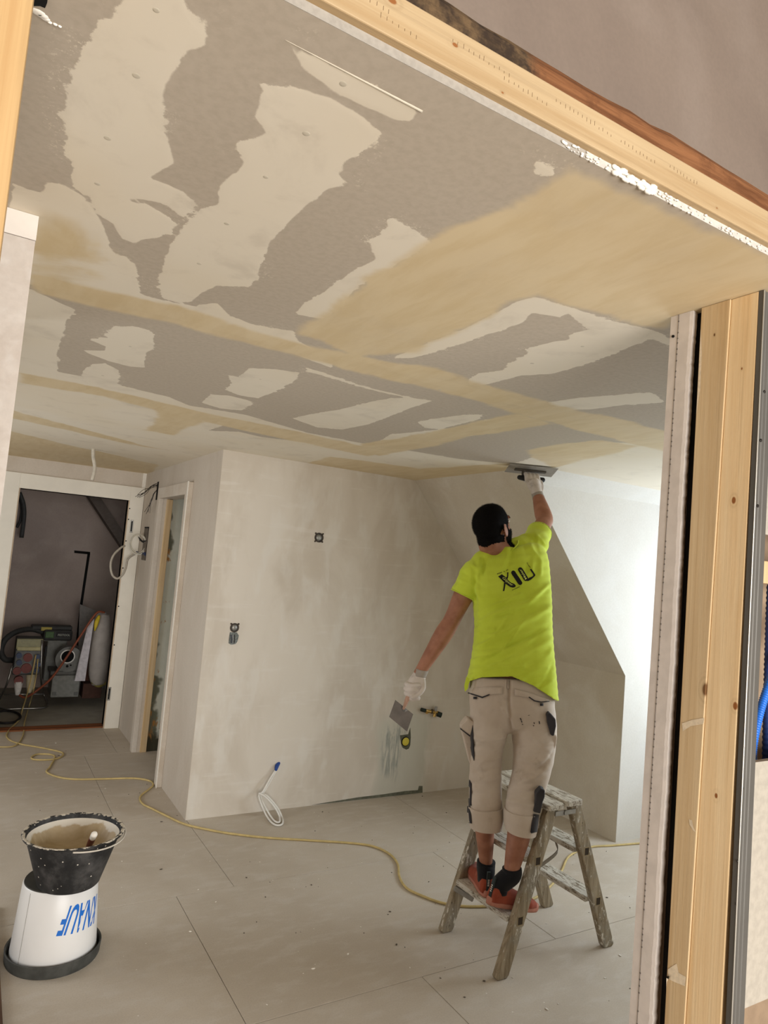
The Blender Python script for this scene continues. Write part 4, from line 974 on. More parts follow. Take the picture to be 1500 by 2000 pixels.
# ---- trousers
pn = [secs([(919, 1316, 1074, 1322, 3.27, 3.27, .116), (917, 1350, 1080, 1352, 3.26, 3.26, .128), (918, 1385, 1083, 1388, 3.25, 3.25, .130), (925, 1412, 1078, 1414, 3.245, 3.24, .105), (955, 1428, 1045, 1428, 3.24, 3.24, .05)], 32, 5, 2.3),
      secs([(918, 1385, 995, 1390, 3.25, 3.25, .115), (918, 1425, 990, 1430, 3.235, 3.235, .105), (919, 1470, 980, 1474, 3.215, 3.215, .09), (917, 1515, 979, 1518, 3.195, 3.195, .082), (916, 1560, 980, 1562, 3.175, 3.175, .08), (917, 1600, 979, 1603, 3.155, 3.155, .078)], 26, 5, 2.2),
      secs([(1000, 1388, 1084, 1390, 3.25, 3.245, .115), (999, 1425, 1086, 1430, 3.22, 3.22, .107), (1003, 1470, 1082, 1474, 3.18, 3.18, .095), (1000, 1512, 1072, 1518, 3.145, 3.145, .086), (990, 1555, 1058, 1562, 3.10, 3.10, .082), (986, 1606, 1048, 1612, 3.06, 3.06, .078)], 26, 5, 2.2)]
pV, pN, pF = voxel(pn, 0.0062, 16)
px, py, pz = projnp(pV); tow = np.array([(EYE - Vector(v)).normalized().dot(Vector(n)) for v, n in zip(pV, pN)]); disp = np.zeros(len(pV))
PF = [([(922, 1440), (955, 1446), (990, 1438)], .004, 5), ([(925, 1455), (960, 1462)], -.003, 5), ([(920, 1478), (950, 1484), (976, 1478)], .003, 5), ([(918, 1520), (950, 1524), (978, 1518)], .003, 5), ([(920, 1545), (950, 1552)], -.003, 5),
      ([(995, 1330), (994, 1370), (998, 1425)], -.007, 4), ([(1010, 1530), (1040, 1520), (1068, 1500)], .004, 5), ([(1000, 1545), (1030, 1545), (1056, 1540)], -.0035, 5), ([(996, 1565), (1030, 1572), (1050, 1570)], .0035, 5), ([(1015, 1480), (1045, 1490), (1070, 1478)], .004, 6), ([(1040, 1440), (1062, 1455), (1080, 1450)], .003, 5), ([(985, 1385), (996, 1400), (1010, 1420)], .004, 5), ([(924, 1500), (940, 1510), (972, 1500)], -.003, 5), ([(1050, 1500), (1066, 1490), (1078, 1470)], -.003, 4)]
for a_ in PF: fold(*a_)
q1 = (py * .9 + .25 * px) / 12.0 + 1.2 * np.sin(px * .04) + .8 * np.sin(py * .031); q2 = (py - .4 * px) / 16.0 + 1.1 * np.sin(px * .03 + 1)
msk = np.clip((py - 1395) / 60, 0, 1) * np.clip(tow * 1.5, 0, 1) * (.5 + .5 * np.sin(px * .05 + py * .021))
disp += msk * (.0022 * (1 - np.abs(np.sin(q1))) ** 3 + .0024 * (1 - np.abs(np.sin(q2))) ** 3)
pV = pV + pN * (disp * 2.6 + np.sin(px * .13 + py * .09) * np.sin(py * .17 - px * .05) * .0012)[:, None]
trous = mk('work_trousers', pV, pF, M_pants, person, smooth=True)
bvt = bvh_of(pV, pF)
def ringcuff(S, name='turned_up_cuff'):
    V, Fc = secs(S, 30, 3, 2.2); o = mk(name, V, Fc, M_pants, trous, smooth=False); shade_auto(o, 1.0); return V, Fc
c1 = ringcuff([(914, 1573, 982, 1574, 3.165, 3.165, .086), (914, 1592, 983, 1594, 3.155, 3.155, .087), (917, 1613, 980, 1616, 3.145, 3.145, .083)])
c2_ = ringcuff([(985, 1578, 1053, 1584, 3.08, 3.08, .087), (984, 1600, 1051, 1607, 3.065, 3.065, .088), (987, 1618, 1046, 1627, 3.05, 3.05, .083)])
allv, allf = join([(pV.tolist(), pF), c1, c2_]); bva = bvh_of(allv, allf)
def z5(pts): return [(730 + x * .26667, 1240 + y * .26667) for x, y in pts]
def pp(name, pts, mat, off=.003, th=.004, cuts=2, **k): return patch(name, z5(pts), bva, mat, trous, off, th, cuts, **k)
pp('pocket_flap', [(705, 385), (945, 380), (945, 432), (850, 440), (800, 462), (750, 445), (702, 430)], M_pants)
pp('pocket_piping', [(700, 428), (750, 446), (800, 463), (850, 441), (850, 434), (800, 452), (750, 436), (702, 420)], M_darkc, .007, .002, 1)
pp('pocket_flap', [(1030, 395), (1150, 425), (1275, 470), (1278, 490), (1220, 497), (1170, 488), (1130, 460), (1030, 445)], M_pants)
pp('pocket_piping', [(1130, 458), (1170, 486), (1220, 497), (1278, 490), (1278, 484), (1220, 488), (1175, 478), (1135, 452)], M_darkc, .007, .002, 1)
for x, y in ((748, 462), (1225, 510)): pp('pocket_button', [(x - 11, y - 9), (x + 11, y - 9), (x + 11, y + 9), (x - 11, y + 9)], M_darkc, .006, .003, 0)
pp('belt_loop', [(975, 330), (992, 330), (990, 395), (974, 395)], M_pants, .005, .004, 1)
for a_ in (((1072, 607), (1080, 625)), ((1080, 628), (1084, 640)), ((1086, 650), (1091, 656)), ((1172, 640), (1176, 650)), ((1168, 660), (1172, 668)), ((1210, 632), (1214, 652)), ((1130, 590), (1140, 586))):
    (x0, y0), (x1, y1) = a_; pp('rivet', [(x0 - 3, y0), (x0 + 4, y0), (x1 + 3, y1), (x1 - 3, y1)], M_darkc, .003, .001, 0)
pp('side_stripe', [(708, 740), (728, 660), (732, 760), (740, 890), (738, 922), (722, 880), (708, 790)], M_darkc, .003, .002, 1)
pp('side_stripe', [(704, 1060), (720, 1090), (718, 1250), (700, 1250), (697, 1150)], M_darkc, .003, .002, 1)
pp('side_stripe', [(692, 1255), (712, 1262), (722, 1380), (700, 1375), (688, 1340)], M_darkc, .004, .002, 1)
pp('side_stripe', [(1165, 1310), (1205, 1315), (1190, 1440), (1150, 1452), (1145, 1440)], M_darkc, .004, .002, 1)
def lump(name, pts, d0, thick, mat, parent, bevel=.004, **k):
    cs = [at_d(*q_, d0) for q_ in pts]; V, Fc = polyprism(cs, CF, thick); o = mk(name, V, Fc, mat, parent, **k); bev(o, bevel, 3); return o
lump('cargo_pocket', z5([(685, 612), (738, 640), (735, 720), (742, 910), (705, 955), (690, 900), (655, 760), (636, 690), (640, 665)]), 3.20, .06, M_pants, trous, .008)
lump('pocket_flap', z5([(690, 610), (738, 645), (708, 742), (632, 684), (640, 662)]), 3.19, .03, M_pants, trous, .006)
lump('pocket_piping', z5([(632, 682), (708, 740), (706, 748), (634, 692)]), 3.188, .01, M_darkc, trous, .001)
lump('tool_pocket', z5([(1268, 690), (1348, 745), (1340, 800), (1310, 900), (1260, 985), (1245, 900)]), 3.13, .10, M_pants, trous, .008)
lump('tool_handle', z5([(1270, 590), (1292, 572), (1335, 620), (1338, 670), (1322, 745), (1300, 740), (1275, 650)]), 3.115, .05, M_darkc, trous, .008)
lump('measuring_tape', z5([(1192, 1165), (1228, 1128), (1256, 1140), (1254, 1190), (1240, 1225), (1222, 1312), (1170, 1300), (1185, 1220)]), 3.005, .045, M_darkc, trous, .006)

# ---- gloves and hands
def fingers(spec): return [tubevf(P, R, 12, 4, dome=True) for P, R in spec]
def frame_from(w, k):  # hand axis
    return (k - w).normalized()
# left hand: fist round the handle of the filling knife, back of the hand to the picture
D0 = 3.39
hand = [secs([(812, 1308, 834, 1312, 3.40, 3.40, .024), (801, 1322, 831, 1326, 3.39, 3.39, .028), (793, 1338, 828, 1340, 3.385, 3.385, .030), (791, 1350, 822, 1352, 3.385, 3.385, .026)], 18, 4)]
fg = []
for i, (y0, x0) in enumerate(((1334, 794), (1343, 792), (1352, 793), (1360, 796))):
    k0 = P_(x0 + 6, y0 - 2, 3.385); k1 = P_(x0, y0 + 2, 3.37); k2 = P_(x0 + 9, y0 + 5, 3.348); k3 = P_(x0 + 21, y0 + 4, 3.352); k4 = P_(x0 + (27, 28, 25, 18)[i], y0 + 3, 3.372)
    fg.append(([k0, k1, k2, k3, k4], [.0115, .012, .0115, .0105, .009]))
fg.append(([P_(826, 1330, 3.375), P_(826, 1345, 3.355), P_(816, 1357, 3.340), P_(806, 1362, 3.335)], [.014, .013, .0115, .010]))
V_, N_, F_ = voxel(hand + fingers(fg), .0026, 3)
gl = mk('glove', V_, F_, M_glove, person, smooth=True, label='dusty white glove closed round a filling knife')
V, Fc = secs([(812, 1305, 837, 1311, 3.40, 3.40, .0345), (809, 1312, 834, 1318, 3.398, 3.398, .0335), (806, 1318, 832, 1323, 3.395, 3.395, .033)], 20, 3); mk('knit_cuff', V, Fc, M_cuffk, gl, smooth=True)
# right hand: round the trowel handle under the ceiling, back of the hand to the picture
A1 = Vector((2.625, 3.045, 2.3405)); B1 = Vector((2.882, 2.916, 2.3355)); C1 = Vector((2.678, 3.157, 2.306)); E1 = Vector((2.935, 3.029, 2.300))
hx = (B1 - A1).normalized()
bn = (B1 - A1).cross(C1 - A1).normalized()
if bn.z > 0: bn = -bn
bc = (A1 + B1 + C1 + E1) / 4
tro = thing('finishing_trowel', 'rectangular steel finishing trowel pressed to the ceiling by the gloved hand', 'trowel', bc)
M_blade = plain('dusty_steel_blade', (150, 143, 132), .55, .3, .16, 18)
yv = ((C1 - A1) - hx * (C1 - A1).dot(hx)).normalized()
w2 = .0645; l2 = .144
def tb(u, v, n): return bc + hx * u + yv * v + bn * n
V, Fc = hexa([tb(-l2, -w2, .0), tb(l2, -w2, 0), tb(l2, w2, 0), tb(-l2, w2, 0), tb(-l2, -w2, .0015), tb(l2, -w2, .0015), tb(l2, w2, .0015), tb(-l2, w2, .0015)]); mk('blade', V, Fc, M_blade, tro)
M_blackp = plain('black_rubber', (30, 29, 28), .6)
V, Fc = polyprism([tb(-.10, -.012, .0015), tb(.09, -.012, .0015), tb(.09, .012, .0015), tb(-.10, .012, .0015)], bn, .009); bev(mk('mounting_bar', V, Fc, plain('grey_cast_metal', (92, 86, 78), .5, .5), tro), .003)
V, Fc = tubevf([tb(-.045, 0, .008), tb(-.05, 0, .03), tb(-.045, 0, .055)], [.010, .008, .010], 10); mk('handle_post', V, Fc, plain('grey_cast_metal2', (92, 86, 78), .5, .5), tro, smooth=True)
V, Fc = tubevf([tb(-.07, 0, .055), tb(-.03, 0, .057), tb(.03, 0, .057), tb(.07, 0, .055)], [.014, .0165, .0165, .015], 14, dome=True); mk('handle', V, Fc, M_blackp, tro, smooth=True)
hc = tb(.0, 0, .057)
hd = (wrR - hc); hd = (hd - hx * hd.dot(hx) * .6).normalized()
kn = hc + hd * .012 - FWD * .034                       # knuckle row on the camera side of the handle
rh = [tubevf([wrR, wrR.lerp(kn, .35), wrR.lerp(kn, .75), kn], [.029, .033, .036, .030], 18)]
rh += [ellipsoid(wrR.lerp(kn, .62) + hx * s_, hx * .026, FWD * .020, (kn - wrR) * .55) for s_ in (-.020, .022)]
fg = []
for i, u in enumerate((-.036, -.013, .011, .034)):
    b_ = kn + hx * u
    dn = bn
    p0 = b_ - (-dn) * .0; top = hc + hx * u - bn * .028
    fg.append(([b_ + hd * .012, b_, hc + hx * u - FWD * .030 - bn * .014, top - FWD * .004, hc + hx * u + FWD * .026 - bn * .012, hc + hx * u + FWD * .026 + bn * .012], [.0125, .0125, .012, .0115, .0105, .009]))
th0 = wrR.lerp(kn, .45) + hx * .036
fg.append(([wrR.lerp(kn, .2) + hx * .02, th0, hc + hx * .052 + hd * .02 - FWD * .012, hc + hx * .050 + hd * .012 + FWD * .018], [.015, .0145, .013, .0105]))
V_, N_, F_ = voxel(rh + fingers(fg), .0027, 3)
gr = mk('glove', V_, F_, M_glove, person, smooth=True, label='dusty white glove gripping the trowel handle')
wd_ = (elR - wrR).normalized()
V, Fc = tubevf([wrR - wd_ * .018, wrR + wd_ * .006, wrR + wd_ * .03], [.0335, .0335, .0355], 20); mk('knit_cuff', V, Fc, M_cuffk, gr, smooth=True)
# filling knife in the left hand
kb = [P_(772, 1367, 3.345), P_(807, 1395, 3.33), P_(795, 1429, 3.32), P_(760, 1400, 3.335)]
knife = thing('filling_knife', 'broad steel filling knife hanging from the lowered gloved hand', 'filling knife', (kb[0] + kb[2]) / 2)
nrm = (kb[1] - kb[0]).cross(kb[3] - kb[0]).normalized(); V, Fc = polyprism(kb, nrm, .0016); mk('blade', V, Fc, plain('dull_steel_blade', (104, 97, 90), .5, .3, .15, 18), knife)
hm = (kb[0] + kb[1]) / 2; hdv = (P_(797, 1362, 3.355) - hm)
M_copper = plain('worn_wood_handle', (176, 140, 118), .6, var=.2)
V, Fc = tubevf([hm - hdv * .15, hm + hdv * .35, hm + hdv * 1.0, P_(806, 1350, 3.362), P_(816, 1338, 3.368)], [.006, .0095, .012, .012, .011], 12, dome=True); mk('handle', V, Fc, M_copper, knife, smooth=True)
V, Fc = polyprism([kb[0].lerp(kb[1], .3), kb[0].lerp(kb[1], .72), kb[0].lerp(kb[1], .6) + (kb[3] - kb[0]) * .22, kb[0].lerp(kb[1], .42) + (kb[3] - kb[0]) * .22], nrm, .004); mk('blade_socket', V, Fc, M_steel, knife)

# ---- socks and shoes
TZ = 0.238
def foot(heel, yaw, ank, sgn, lab, lift=0.0, pitch=0.0, sc=1.0):
    """heel: point on the tread under the back of the heel, yaw: direction of the toes"""
    f = Vector((math.cos(yaw), math.sin(yaw), 0)); r = Vector((f.y, -f.x, 0)); h0 = Vector((heel[0], heel[1], TZ + lift)); f2 = f * math.cos(pitch) - UP * math.sin(pitch); u2 = UP * math.cos(pitch) + f * math.sin(pitch)
    def fp(a, b, c): return h0 + f2 * (a * sc) + r * b + u2 * c
    up = []
    for a, hw, zt, off in ((.000, .026, .062, 0), (.015, .034, .095, 0), (.06, .036, .098, 0), (.11, .036, .080, .002 * sgn), (.17, .043, .066, .004 * sgn), (.22, .045, .056, .004 * sgn), (.265, .036, .045, .0), (.288, .018, .034, -.002 * sgn)):
        ring = []
        for k in range(18):
            t = 2 * PI * k / 18; x = math.cos(t); z = math.sin(t)
            zz = .022 + (zt - .022) * (z if z > 0 else .0) ** .8 if z > 0 else .022 + z * .010
            ring.append(fp(a, off + hw * math.copysign(abs(x) ** .8, x), zz))
        up.append(ring)
    uV, uN, uF = voxel([rings(up)], .0042, 3)
    s = mk('shoe', uV, uF, M_shoe, person, smooth=True, label=lab)
    out = []
    for k in range(36):
        t = 2 * PI * k / 36; ca, sa = math.cos(t), math.sin(t)
        a = .146 + .156 * math.copysign(abs(ca) ** .85, ca); w = (.046 if ca > 0 else .040) * (1 - .10 * math.exp(-((a - .1) / .05) ** 2))
        out.append((a, w * math.copysign(abs(sa) ** .8, sa)))
    V, Fc = rings([[fp(a * .985 + .002, b * .96, .0) for a, b in out], [fp(a, b, .006) for a, b in out], [fp(a * 1.0, b, .024) for a, b in out], [fp(a * .97 + .004, b * .92, .031) for a, b in out]])
    mk('sole', V, Fc, M_sole, s, smooth=True)
    bv = bvh_of(uV, uF)
    V, Fc = rings([[fp(-.003 - .001 * (z < .05), -.008, z), fp(-.003, .008, z), fp(.004, .008, z), fp(.004, -.008, z)] for z in (.03, .06, .09, .112)]); tb_ = mk('heel_strap', V, Fc, cloth('dark_teal_webbing', (52, 62, 62), (42, 50, 50)), s)
    V, Fc = join([boxvf(-.004, .004, -.0004, .0004, .052 + k * .008, .056 + k * .008) for k in range(4)])
    mk('strap_mark', [h0 + f * (-.0052) + r * x + UP * z for x, y, z in V] if False else [fp(-.0048 + y, x, z) for x, y, z in V], Fc, M_crumb, tb_)
    V, Fc = tubevf([fp(.05, 0, .05), fp(.045, 0, .085), ank - UP * .005, ank + UP * .024], [.036, .040, .0425, .0425], 20)
    mk('sock', V, Fc, M_sock, person, smooth=True)
    return s
foot((2.160, 2.452), 1.14, P_(949, 1692, 3.17), -1, 'orange-red shoe with dusty salmon sole, set nearer the far ladder leg')
foot((2.080, 2.352), -0.05, P_(999, 1706, 3.00), 1, 'orange-red shoe with dusty salmon sole beside the near ladder leg', .032, .24, .93)

# ------------------------------------------------------------------ buckets on the left
bc_ = Vector((0.462, 3.128, 0))
wbk = thing('plaster_bucket', 'white bucket with blue lettering standing upside down in a dark tray ring', 'bucket', bc_)
M_pail = plain('white_plastic_pail', (226, 224, 220), .35, var=.02, scale=6, spec=.45)
pv = lathevf(bc_, [(.10, .0095), (.162, .0095), (.164, .014), (.1425, .296), (.138, .303), (.05, .304)], 64)
o = mk('pail', *pv, M_pail, wbk); shade_auto(o, .5)
V, Fc = lathevf(bc_, [(.168, .0), (.174, .0), (.178, .008), (.181, .046), (.179, .049), (.174, .046), (.169, .010)], 64)
Fc = Fc[:-2] + [(6 * 64 + k, 6 * 64 + (k + 1) % 64, (k + 1) % 64, k) for k in range(64)]
M_rubber = plain('dusty_black_rubber', (66, 66, 62), .7, var=.25, scale=22)
o = mk('tray_ring', V, Fc, M_rubber, wbk); shade_auto(o, .6)
V, Fc = lathevf(bc_, [(.05, .0), (.170, .0), (.170, .009), (.05, .009)], 48); mk('tray_floor', V, Fc, M_rubber, wbk)
V, Fc = lathevf(bc_, [(.02, .3035), (.1375, .3035), (.136, .307), (.02, .307)], 64); o = mk('dark_disc', V, Fc, plain('dark_disc_grey', (58, 56, 50), .7), wbk); shade_auto(o, .6)  # dark grey disc on top of the upturned pail
bvb = bvh_of(*pv)
def ang(px_, py_):
    h, n, i, d = bvb.ray_cast(EYE, ray(px_, py_)); return math.atan2(h.y - bc_.y, h.x - bc_.x), h.z
aK, _ = ang(186.5, 1775); aF, zb = ang(116, 1832); _, zt_ = ang(134, 1774)
V2, F2, tw, th = textvf('KNAUF', .022)
TV = []
for u, v in V2:
    vv = v / .72; a = aK + (aF - aK) * (u / tw + .16 * (vv - .5) * 1.0); z = zt_ + (zb - zt_) * vv - .012 * (0.5 - u / tw)
    r = .164 + (.1425 - .164) * (z - .014) / .282 + .0007; TV.append(bc_ + Vector((r * math.cos(a), r * math.sin(a), z)))
mk('lettering', TV, F2, plain('blue_print', (28, 106, 196), .4, var=.03), wbk)
aS, _ = ang(50, 1800)
V, Fc = bar(bc_ + Vector((.1642 * math.cos(aS), .1642 * math.sin(aS), .016)), bc_ + Vector((.1428 * math.cos(aS), .1428 * math.sin(aS), .294)), .0012, .0012, (math.sin(aS), -math.cos(aS), 0)); mk('mould_seam', V, Fc, plain('seam_grey', (150, 148, 142)), wbk)
# black mixing bucket on top
kb_ = at_z(134, 1722, .307); kb_.z = .307
def spatter():
    m = NT('black_rubber_with_plaster', .65, 0, .3); n = m.noise(9, None, 5, .65); c = m.mix(m.rng(n, .42, .72, 0, .7), rgba((34, 34, 34)), rgba((92, 90, 88)))
    v = m.vor(38); c = m.mix(m.rng(v, .13, .09), c, rgba((214, 206, 192)))
    z = m.sep(m.co())[2]; r = m.math('ADD', m.rng(z, .185, .215, 0, 1), m.math('MULTIPLY', m.math('SUBTRACT', m.noise(30, None, 5, .7), .5), 1.6))
    c = m.mix(m.rng(r, .62, .72), c, rgba((206, 196, 178))); m.color(c); return m.m
mbk = thing('mixing_bucket', 'black plaster-spattered mixing bucket standing on the upturned white bucket', 'bucket', kb_)
hh = .205
o = mk('bucket_body', *lathevf(kb_, [(.05, .0), (.113, .0), (.118, .006), (.178, hh - .012), (.191, hh - .010), (.194, hh - .003), (.190, hh), (.180, hh - .002), (.176, hh - .02), (.119, .016), (.05, .012)], 64), spatter(), mbk); shade_auto(o, .7)
def wetp():
    m = NT('wet_filler', .5, 0, .4); n = m.noise(7, m.mapped((1, 3, 1)), 5, .6); c = m.mix(m.rng(n, .35, .65), rgba((196, 176, 142)), rgba((176, 154, 116)))
    z = m.sep(m.co())[2]; r = m.math('ADD', m.rng(z, .12, .2), m.math('MULTIPLY', m.math('SUBTRACT', m.noise(13, None, 4), .5), 1.2)); c = m.mix(m.rng(r, .5, .7), c, rgba((222, 214, 198)))
    m.color(c); m.bump(n, .4, .01); return m.m
prof = [(.177, hh - .018), (.160, .150), (.148, .118), (.11, .104), (.05, .098), (.01, .097)]
R_ = []
for r, z in prof: R_.append([kb_ + Vector((r * .985 * math.cos(2 * PI * k / 48), r * .985 * math.sin(2 * PI * k / 48), z + (.006 * math.sin(3 * k / 48 * 2 * PI) if r < .17 else 0))) for k in range(48)])
V, Fc = rings(R_, False); Fc.append(tuple(5 * 48 + k for k in range(48))); mk('wet_filler', V, Fc, wetp(), mbk, smooth=True)
M_wire = plain('plastered_wire', (206, 198, 184), .6)
bl = [kb_ + Vector(((.197) * math.cos(a), (.197) * math.sin(a), hh - .010 - .012 * math.sin(t * PI))) for t, a in ((k / 14, math.radians(-98) + k / 14 * math.radians(120)) for k in range(15))]
V, Fc = tubevf(bl, .0032, 7); mk('bail_handle', V, Fc, M_wire, mbk, smooth=True)
tp = at_z(184, 1630, kb_.z + hh + .006); tq = at_z(172, 1656, kb_.z + .11)
tl = thing('filler_tool', 'dark red tool handle with white cap sticking out of the filler in the black bucket', 'tool', tq)
V, Fc = tubevf([tq, tq.lerp(tp, .5), tq.lerp(tp, .8)], [.011, .013, .012], 14); mk('handle', V, Fc, plain('dark_red_handle', (98, 34, 36), .35), tl, smooth=True)
V, Fc = tubevf([tq.lerp(tp, .78), tp], [.0125, .013], 14, dome=True); mk('cap', V, Fc, M_crumb, tl, smooth=True)

# ------------------------------------------------------------------ cords on the floor
def floorcord(px_, r, z=None): return [at_z(x, y, r) for x, y in px_]
M_cord = plain('dusty_yellow_cord', (196, 174, 118), .6, var=.1)
CORD = [(17, 1427), (14, 1441), (35, 1452), (84, 1461), (119, 1469), (122, 1476), (105, 1483), (72, 1484), (61, 1480), (74, 1473), (106, 1476), (98, 1497), (91, 1508), (115, 1518), (150, 1522), (210, 1521), (262, 1520), (292, 1525), (299, 1533), (290, 1542), (277, 1552), (273, 1561), (280, 1571), (296, 1579), (320, 1591), (359, 1609), (400, 1619), (450, 1628), (520, 1636), (600, 1641), (690, 1647), (732, 1654), (762, 1669), (777, 1688), (780, 1712), (795, 1735), (830, 1752), (865, 1764), (905, 1770), (950, 1770), (1000, 1766), (1045, 1754), (1078, 1728), (1097, 1701), (1112, 1672), (1150, 1655), (1200, 1651), (1262, 1646)]
pts = floorcord(CORD, .0065)
st_ = [at_y(70, 1279, 7.36), at_y(64, 1310, 7.28), at_y(56, 1345, 7.15), at_z(44, 1385, .02), at_z(37, 1406, .007)]
tube('extension_cord', st_ + pts, .0065, M_cord, None, 8, 5, label='long dusty yellow extension cord looping across the floor from the socket box', cat='cord')
tube('extension_cord', [at_y(74, 1285, 7.38), at_y(72, 1310, 7.30), at_y(66, 1345, 7.16), at_z(58, 1375, .02), at_z(48, 1410, .007), at_z(45, 1436, .007), at_z(30, 1456, .007), at_z(0, 1459, .007), at_z(-30, 1458, .007)], .0055, M_cord, None, 8, 5, label='shorter yellow cord running from the socket box to the hall side', cat='cord')

# ------------------------------------------------------------------ fittings on the back wall
M_boxg = plain('dark_wall_box', (70, 62, 54), .7, var=.3, scale=60); M_silver = plain('bare_aluminium_tape', (150, 148, 142), .35, .6, .2, 80)
def wbox(px_, py_, r, label, cat='wall box', tabs=4):
    p = at_y(px_, py_, YB); t = thing('socket_box', label, cat, p)
    def ringy(r0, r1, y0, y1, mat, nm):
        V, Fc = lathevf((0, 0, 0), [(r1, 0), (r0, 0), (r0, y1 - y0), (r1, y1 - y0)], 28); Fc = Fc[:-2] + [(3 * 28 + k, 3 * 28 + (k + 1) % 28, (k + 1) % 28, k) for k in range(28)]
        mk(nm, [Vector((p.x + v.x, YB - y0 - v.z, p.z + v.y)) for v in V], Fc, mat, t, smooth=False)
    ringy(r, r * .74, -.001, .004, M_boxg, 'rim'); 
    V, Fc = lathevf((0, 0, 0), [(r * .76, 0), (r * .76, .0016), (r * .2, .0022)], 24); mk('cover', [Vector((p.x + v.x, YB - v.z, p.z + v.y)) for v in V], Fc, M_silver, t, smooth=True)
    for k in range(tabs):
        a = PI / 4 + k * PI / 2; q0 = p + Vector((math.cos(a) * r * .95, 0, math.sin(a) * r * .95)); q1 = p + Vector((math.cos(a) * r * 1.18, 0, math.sin(a) * r * 1.18))
        V, Fc = tubevf([q0 + Vector((0, -.002, 0)), q1 + Vector((0, -.002, 0))], [.006, .006], 8, smooth=False, dome=True); mk('lug', V, Fc, M_boxg, t, smooth=True)
    return t, p
wbox(623, 1050, .034, 'round socket box with four lugs and silver cover high on the plastered wall')
t_, p_ = wbox(458, 1226, .030, 'round socket box with wires in a chiselled hole beside the wall corner', tabs=2)
V, Fc = polyprism([Vector((p_.x + a, YB + .001, p_.z + b)) for a, b in ((-.028, -.03), (.02, -.03), (.034, -.05), (.03, -.085), (.018, -.105), (-.012, -.11), (-.03, -.10), (-.03, -.06))], (0, -1, 0), .0025); mk('chiselled_hole', V, Fc, plain('grey_green_core', (120, 124, 120), .9, var=.35, scale=90), t_)
for k in range(3):
    V, Fc = tubevf([p_ + Vector((-.02 + k * .012, -.004, -.045)), p_ + Vector((-.018 + k * .011, -.012, -.07)), p_ + Vector((-.012 + k * .009, -.006, -.098))], .0026, 7); mk('wire', V, Fc, plain('wire_%d' % k, ((60, 62, 78), (150, 150, 150), (52, 44, 44))[k]), t_, smooth=True)
# capped white cable coming out low in the wall
cc = at_y(541, 1497, YB - .02); M_wcab = plain('white_cable', (232, 228, 220), .5, var=.03)
wc = thing('wall_cable', 'white looped cable with blue end cap hanging from the plastered wall', 'cable', (cc.x, YB - .03, 0))
V, Fc = tubevf([at_y(544, 1491, YB + .004), at_y(541, 1496, YB - .012), at_y(539, 1503, YB - .022)], [.012, .0135, .010], 10, dome=True); mk('blue_cap', V, Fc, plain('blue_cap', (36, 70, 140), .5), wc, smooth=True)
def cabpts(L, y0, y1):
    return [at_y(x, y, y0 + (y1 - y0) * i / (len(L) - 1)) for i, (x, y) in enumerate(L)]
loop = cabpts([(539, 1503), (528, 1520), (514, 1545), (506, 1553), (510, 1570), (520, 1592)], YB - .02, YB - .10) + [at_z(530, 1606, .008), at_z(542, 1612, .008), at_z(552, 1608, .008)] + cabpts([(550, 1594), (540, 1575), (522, 1555), (511, 1551)], YB - .13, YB - .06)
V, Fc = tubevf(loop, .0058, 8, 6); mk('cable', V, Fc, M_wcab, wc, smooth=True)
loop2 = cabpts([(508, 1552), (514, 1568), (526, 1590)], YB - .06, YB - .11) + [at_z(537, 1604, .012), at_z(546, 1605, .012)] + cabpts([(545, 1592), (534, 1573), (518, 1556), (505, 1549)], YB - .14, YB - .07)
V, Fc = tubevf(loop2, .0055, 8, 6); mk('cable', V, Fc, M_wcab, wc, smooth=True)
V, Fc = tubevf(cabpts([(541, 1503), (529, 1524), (516, 1546), (504, 1557)], YB - .02, YB - .055), .0055, 8, 6); mk('cable', V, Fc, M_wcab, wc, smooth=True)
# yellow drain plug in its slot
yc = at_y(791.5, 1448, YB); dp = thing('drain_plug', 'round yellow plug in a dark slot low on the plastered wall', 'plug', yc)
M_core = plain('green_board_core', (92, 92, 76), .9)
def wallpoly(nm, pts, mat, parent, y0=.001, t=.003):
    V, Fc = polyprism([at_y(x, y, YB + y0) for x, y in pts], (0, -1, 0), t); return mk(nm, V, Fc, mat, parent)
wallpoly('slot', [(781, 1436), (797, 1434), (801, 1421), (802, 1440), (801, 1455), (798, 1462), (793, 1464), (786, 1460), (783, 1452)], M_core, dp)
V, Fc = lathevf((0, 0, 0), [(.030, -.002), (.030, .008), (.026, .011), (.008, .0115)], 28); mk('plug_rim', [Vector((yc.x + v.x * 1.18, YB - v.z * .6, yc.z + v.y * 1.18)) for v in V], Fc, M_black, dp)
mk('plug', [Vector((yc.x + v.x, YB - v.z, yc.z + v.y)) for v in V], Fc, plain('yellow_plastic', (206, 190, 70), .5, var=.05), dp, smooth=True)
